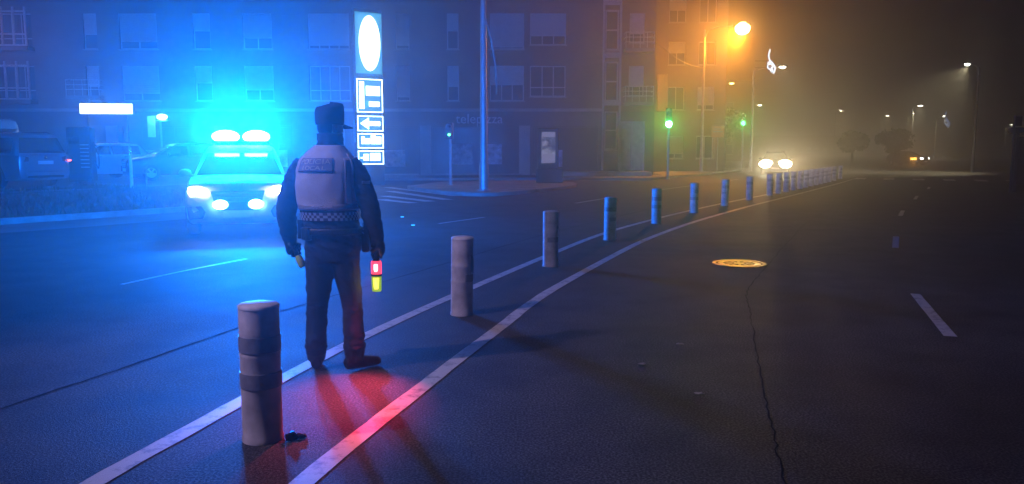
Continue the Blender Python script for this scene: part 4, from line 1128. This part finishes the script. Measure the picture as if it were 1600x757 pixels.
# ------------------------------------------------------------------ traffic signals
def signal(label, loc, h, mat, lens_r=.1, face=(0, -1), ped=False, power=0, mi=0, ry=0):
    rz = math.atan2(face[1], face[0]) + PI / 2
    t = thing('traffic_signal', label, 'traffic light', loc, rz, 'traffic signals')
    mb = MB(); mb.lathe([(0, 0), (.12, 0), (.12, .04), (.06, .08), (.055, h + .35), (0, h + .37)], n=14); mb.build('pole', M_GALV, t)
    n_ = 2 if ped else 3
    mb = MB(); mb.box((0, -.16, h + .31 * (n_ - 1) / 2), (.30, .2, .31 * n_ + .04)); mb.box((0, -.05, h + .1), (.06, .14, .05)); mb.build('signal_head', M_BLACK, t, bevel=.03)
    for k in range(n_):
        z = h + .31 * k
        mb = MB(); A = [R(-10 + 200 * j / 14) for j in range(15)]
        mb.rings([[(rr * math.cos(a), yy, z + rr * math.sin(a)) for rr, yy in ((.115, -.26), (.115, -.42), (.122, -.42), (.122, -.26))] for a in A]); mb.build('visor', M_BLACK, t)
        mb = MB(); mb.ell((0, -.262, z), (lens_r, .03, lens_r), 16); mb.build('lens', mat if k == 0 else M_GLASS, t)
    if power: lamp('SPOT', 'signal_light', (0, -.36, h), power, (.02, 1.0, .12), t, .06, (0, -30, h - .9), 8, 1.0)
    return t
signal('traffic signal glowing bright green left of the orange lamp post', (7.75, 39.3, .13), 2.72, E_GREEN, .155, (-.2, -1), power=1700)
signal('smaller green traffic signal right of the orange lamp post', (17.0, 58.5, 0.0), 3.55, E_GREEN2, .155, (-.29, -1), power=1500)
signal('tiny green pedestrian signal left of the island lamp post', (-2.6, 33.4, .12), 2.1, E_GREEN2, .055, (-.1, -1), True, 25)

# direction sign beside the far signal
t = thing('road_sign', 'square orange road sign on a post below the far green signal', 'road sign', (14.4, 55.6, .13), R(-12))
mb = MB(); mb.tube([(0, 0, 0), (0, 0, 3.1)], .04, 10); mb.build('post', M_GALV, t)
mb = MB(); mb.box((0, -.06, 2.75), (.85, .03, .8)); mb.build('panel', pmat('sign_panel_paint', (.55, .3, .08), .4), t, bevel=.01)
mb = MB(); mb.box((0, -.08, 2.75), (.65, .01, .08)); mb.box((0, -.08, 2.93), (.5, .01, .06)); mb.build('print', M_STONE, t)

# ------------------------------------------------------------------ advertising panel
ad = thing('advertising_panel', 'black advertising panel with a dim lit poster on the island', 'advertising panel', (1.68, 35.4, .12), R(-4))
mb = MB(); mb.bb((-.60, -.14, 0), (.60, .14, .62)); mb.build('base', M_BLACK, ad, bevel=.03)
mb = MB(); mb.bb((-.52, -.11, .62), (.40, .11, 2.42)); mb.build('casing', M_BLACK, ad, bevel=.02)
mb = MB(); mb.bb((-.36, -.122, .88), (.26, -.112, 2.28)); ps = mb.build('poster', M_POSTER, ad, smooth=False)
mb = MB(); mb.bb((-.35, -.130, .90), (.25, -.124, 1.30)); mb.build('poster_caption', E_POSTERL, ps, smooth=False)
mb = MB(); mb.bb((-.34, -.130, 2.04), (.25, -.124, 2.26)); mb.build('poster_heading', E_POSTERL, ps, smooth=False)
# sunken grate strips beside the lamp post
for k in range(2):
    mb = MB(); mb.box((.35 + .1 * k, 29.4 + 1.2 * k, .124), (1.0, .16, .006)); mb.build('drain_grate', M_DARKMETAL, isl, smooth=False)

# ------------------------------------------------------------------ filling-station totem
tt = thing('filling_station_sign', 'tall lit station totem with white oval, arrow and text panels', 'sign', (-6.35, 35.6, .0), R(32))
W = .66
mb = MB(); mb.bb((-W, 0, 0), (W, .32, 7.75)); mb.build('casing', M_DARKMETAL, tt, bevel=.03)
def panel(z0, z1, mat): 
    mb = MB(); mb.bb((-W + .04, -.03, z0), (W - .04, -.002, z1)); return mb.build('panel', mat, tt, smooth=False)
def frame(z0, z1):
    mb = MB(); a, b = -W + .05, W - .05
    mb.bb((a, -.05, z0), (a + .04, -.034, z1)); mb.bb((b - .04, -.05, z0), (b, -.034, z1)); mb.bb((a + .04, -.05, z0), (b - .04, -.034, z0 + .04)); mb.bb((a + .04, -.05, z1 - .04), (b - .04, -.034, z1)); mb.build('panel_border', E_SIGN, tt, smooth=False)
panel(4.95, 7.6, E_SIGNCYAN)
mb = MB(); mb.ell((0.04, -.035, 6.27), (.50, .03, 1.2), 32); mb.build('oval', E_SIGN, tt)
panel(3.25, 4.72, E_SIGNBLUE); frame(3.25, 4.72)
mb = MB(); mb.box((-.38, -.045, 4.0), (.22, .02, 1.2)); mb.box((0.15, -.045, 4.2), (.66, .02, .42)); mb.box((.2, -.045, 3.62), (.5, .02, .22)); mb.build('lettering', E_SIGN, tt, bevel=.004)
mb = MB(); mb.box((-.16, -.04, 3.6), (.16, .02, .34)); mb.build('coloured_block', E_SIGNCYAN, tt, smooth=False)
panel(2.42, 3.10, E_SIGNBLUE); frame(2.42, 3.10)
mb = MB(); mb.slab([(-.48, -.04, 2.76), (-.08, -.04, 2.50), (-.08, -.04, 2.66), (.46, -.04, 2.66), (.46, -.04, 2.86), (-.08, -.04, 2.86), (-.08, -.04, 3.02)], (0, -1, 0), .02); mb.build('arrow', E_SIGN, tt, smooth=False)
for z0, z1, words in ((1.66, 2.32, ((-.44, -.30, .34), (-.29, -.04, .25), (.0, .24, .38), (.245, .5, .33))), (.94, 1.56, ((-.36, -.12, .3), (-.05, .44, .34)))):
    panel(z0, z1, E_SIGNBLUE); frame(z0, z1)
    zc = (z0 + z1) / 2 - .14
    mb = MB()
    for a, b, hh in words: mb.bb((a, -.055, zc), (b, -.036, zc + hh))
    mb.bb((-.5 if len(words) < 4 else -.05, -.052, zc + .1), (-.3 if len(words) < 4 else .01, -.038, zc + .16))
    mb.build('lettering', E_SIGN, tt, bevel=.03)
al = bpy.data.lights.new('totem_light', 'AREA'); al.shape = 'RECTANGLE'; al.size = 1.0; al.size_y = 6.4; al.energy = 130; al.color = (.2, .6, 1.0)
ao = bpy.data.objects.new('totem_light', al); col.objects.link(ao); ao.parent = tt; ao.location = (0, -.09, 4.3); ao.rotation_euler = (R(90), 0, 0)

# ------------------------------------------------------------------ forecourt furniture
sg = thing('lit_sign_box', 'glowing white sign box on two posts over the forecourt', 'sign', (-19.4, 38.2, .385), R(6))
mb = MB(); mb.bb((-1.26, -.1, 2.87), (1.26, .1, 3.45)); mb.build('casing', M_DARKMETAL, sg, bevel=.02)
mb = MB(); mb.bb((-1.2, -.125, 2.92), (1.2, -.104, 3.40)); mb.build('face', E_SIGN, sg, smooth=False)
for x in (-.9, .9):
    mb = MB(); mb.tube([(x, 0, 0), (x, 0, 2.9)], .05, 10); mb.build('post', M_DARKMETAL, sg)
lamp('POINT', 'sign_glow', (0, -.4, 3.15), 60, (.08, .5, 1.0), sg, .3)
pm = thing('fuel_pump', 'tall dark fuel pump cabinet with vent slots below the lit sign', 'fuel pump', (-16.4, 33.4 - 3.2, .385), R(10))
mb = MB(); mb.bb((-.42, -.3, 0), (.42, .3, 2.05)); mb.build('cabinet', M_DARKMETAL, pm, bevel=.03)
for k in range(7):
    mb = MB(); mb.box((.2, -.31, .55 + k * .14), (.3, .02, .035)); mb.build('vent_slat', M_GALV, pm, smooth=False)
mb = MB(); mb.box((-.15, -.31, 1.55), (.36, .02, .25)); mb.build('display', M_GLASS, pm, smooth=False)
mb = MB(); mb.tube([tuple(p) for p in spline([(.43, -.05, 1.5), (.62, -.1, 1.2), (.6, -.1, .5), (.46, -.05, .8)], 6)], .022, 8); mb.build('hose', M_RUBBER, pm)
mp = thing('marker_post', 'thin bright vertical post standing on the verge edge', 'post', (-12.15, 25.2, .36), 0)
mb = MB(); mb.lathe([(0, 0), (.05, 0), (.045, 1.28), (.03, 1.31), (0, 1.32)], n=12); mb.build('shaft', M_WHITEMETAL, mp)
mb = MB(); mb.lathe([(0, 1.08), (.052, 1.08), (.052, 1.2), (0, 1.2)], n=12); mb.build('reflector', M_CHROME, mp)
cp = thing('reflector_post', 'short dark post with a round reflector right of the thin bright post', 'post', (-11.55, 24.9, .34), 0)
mb = MB(); mb.lathe([(0, 0), (.04, 0), (.04, .62), (0, .64)], n=10); mb.build('shaft', M_DARKMETAL, cp)
mb = MB(); mb.ell((0, -.045, .5), (.045, .015, .045), 12); mb.build('reflector', M_CHROME, cp)
fl = thing('yard_lamp', 'small bright yard lamp on a post left of the police car', 'lamp', (-15.9, 36.0, .385), 0)
mb = MB(); mb.tube([(0, 0, 0), (0, 0, 2.6), (.12, -.1, 2.68)], .045, 10); mb.build('post', M_GALV, fl)
mb = MB(); mb.box((-.42, 0, 2.25), (.34, .06, .95)); mb.build('notice_board', M_WHITEMETAL, fl, bevel=.01)
mb = MB(); mb.box((.18, -.12, 2.52), (.5, .3, .05)); mb.build('bracket', M_GALV, fl, bevel=.01)
mb = MB(); mb.ell((.15, -.16, 2.68), (.26, .12, .13), 14); mb.build('globe', E_SIGN, fl)
lamp('POINT', 'yard_light', (.15, -.42, 2.68), 200, (.06, .5, 1.0), fl, .1)

# ------------------------------------------------------------------ bus shelter at the right edge
bs = thing('bus_shelter', 'dark bus shelter with flat roof at the right edge', 'bus shelter', (19.6, 30.2, 0), R(-28))
mb = MB(); mb.bb((-.6, -.75, 2.22), (4.2, .75, 2.42)); mb.build('roof', pmat('brown_roof', (.12, .07, .05), .5, var=.2), bs, bevel=.03)
for x in (-.35, 1.9, 4.0):
    for y in (-.55, .55):
        mb = MB(); mb.bb((x - .05, y - .05, 0), (x + .05, y + .05, 2.22)); mb.build('post', M_DARKMETAL, bs, smooth=False)
for k in range(2):
    mb = MB(); mb.bb((-.28 + 2.25 * k, .54, .25), (1.83 + 2.15 * k, .56, 2.1)); mb.build('glass_panel', M_GLASS, bs, smooth=False)
mb = MB(); mb.bb((.1, .1, .42), (3.6, .45, .47)); mb.build('bench', M_DARKMETAL, bs, bevel=.01)
mb = MB(); mb.bb((.15, -.62, .5), (1.35, -.5, 2.0)); mb.build('poster_case', M_DARKCLAD, bs, bevel=.02)
st = thing('stop_pole', 'thin dark stop pole rising beside the bus shelter', 'pole', (18.7, 29.6, 0))
mb = MB(); mb.tube([(0, 0, 0), (0, 0, 2.85)], .035, 10); mb.build('shaft', M_DARKMETAL, st)
mb = MB(); mb.box((.12, 0, 2.65), (.3, .02, .35)); mb.build('flag_plate', M_DARKMETAL, st, bevel=.005)

# ------------------------------------------------------------------ trees
def tree(label, loc, h, cr, seed, nleaf=2600, trunk=1.4, group='round trees on the roundabout'):
    t = thing('tree', label, 'tree', loc, 0, group); r_ = random.Random(seed)
    mb = MB(); mb.tube([(0, 0, 0), (.05, .02, trunk * .5), (0, 0, trunk), (.03, 0, trunk + .5)], [.16, .12, .10, .06], 10)
    ends = []
    for k in range(9):
        a = k * 2.4 + r_.random(); e = r_.uniform(.35, .8)
        p = Vector((math.cos(a) * cr * e, math.sin(a) * cr * e, trunk + (h - trunk) * r_.uniform(.35, .85))); ends.append(p)
        mb.tube([(0, 0, trunk - .1), tuple(p * .5 + Vector((0, 0, trunk * .45))), tuple(p)], [.07, .045, .012], 6)
    mb.build('trunk', M_BARK, t)
    mb = MB(); cz = (h + trunk) / 2; rz = (h - trunk) / 2
    clumps = [Vector((r_.gauss(0, .42) * cr, r_.gauss(0, .42) * cr, cz + r_.gauss(0, .42) * rz)) for _ in range(26)] + ends
    for k in range(nleaf):
        c = r_.choice(clumps); p = c + Vector((r_.gauss(0, .2) * cr, r_.gauss(0, .2) * cr, r_.gauss(0, .2) * rz))
        if ((p.x / cr) ** 2 + (p.y / cr) ** 2 + ((p.z - cz) / rz) ** 2) > 1.25: continue
        s = r_.uniform(.08, .19); u = Vector((r_.gauss(0, 1), r_.gauss(0, 1), r_.gauss(0, 1))).normalized(); w = u.cross(Vector((r_.gauss(0, 1), r_.gauss(0, 1), r_.gauss(0, 1)))).normalized()
        mb.add([p - u * s, p + w * s * .5, p + u * s, p - w * s * .5], [(0, 1, 2, 3)])
    mb.build('crown', M_LEAF, t, smooth=False)
    return t
tree('left one of two round trees dim in the fog', (35.2, 82, 0), 3.5, 1.45, 4, 6500)
tree('right one of two round trees, above the far car indicator', (40.0, 83, 0), 3.8, 1.8, 9, 7500)
for k, (x, y) in enumerate(((12.6, 60.5), (16.2, 64.5), (19.3, 72))):
    tree(('dark street tree behind the orange lamp post', 'dark street tree behind the far green signal', 'dark street tree behind the oncoming car')[k], (x, y, .1), 5.2, 1.7, 30 + k, 2200, 2.3, 'street trees behind the signals')

# overhead cables
for a, b, sag, lab in (((8.35, 46.9, 7.9), (13.2, 55, 7.2), .35, 'thin overhead cable from the apartment block to the orange lamp post'), ((-.95, 28.6, 6.2), (-.55, 28.6, 3.55), .0, 'loose cable dangling down beside the island lamp post')):
    A, B = Vector(a), Vector(b)
    pts = [A + (B - A) * (k / 14) + Vector((.12 * math.sin(k / 14 * PI) if sag == 0 else 0, 0, -sag * math.sin(k / 14 * PI))) for k in range(15)]
    t = MB(); t.tube(pts, .02 if sag else .03, 6)
    tag(t.build('cable', M_CONC if not sag else M_BLACK), lab, 'cable')

# ------------------------------------------------------------------ haze
mb = MB(); mb.bb((-175, -45, -1.2), (295, 335, 18.5))
hz = tag(mb.build('haze', None if False else [], smooth=False), kind='stuff')
m = bpy.data.materials.new('haze_air'); m.use_nodes = True
nt = m.node_tree; nt.nodes.remove(nt.nodes['Principled BSDF'])
pv = nt.nodes.new('ShaderNodeVolumePrincipled')
pv.inputs['Density'].default_value = FOG
pv.inputs['Color'].default_value = (.93, .93, .93, 1)
pv.inputs['Anisotropy'].default_value = FOG_G
nt.links.new(pv.outputs['Volume'], nt.nodes['Material Output'].inputs['Volume'])
hz.data.materials.append(m)
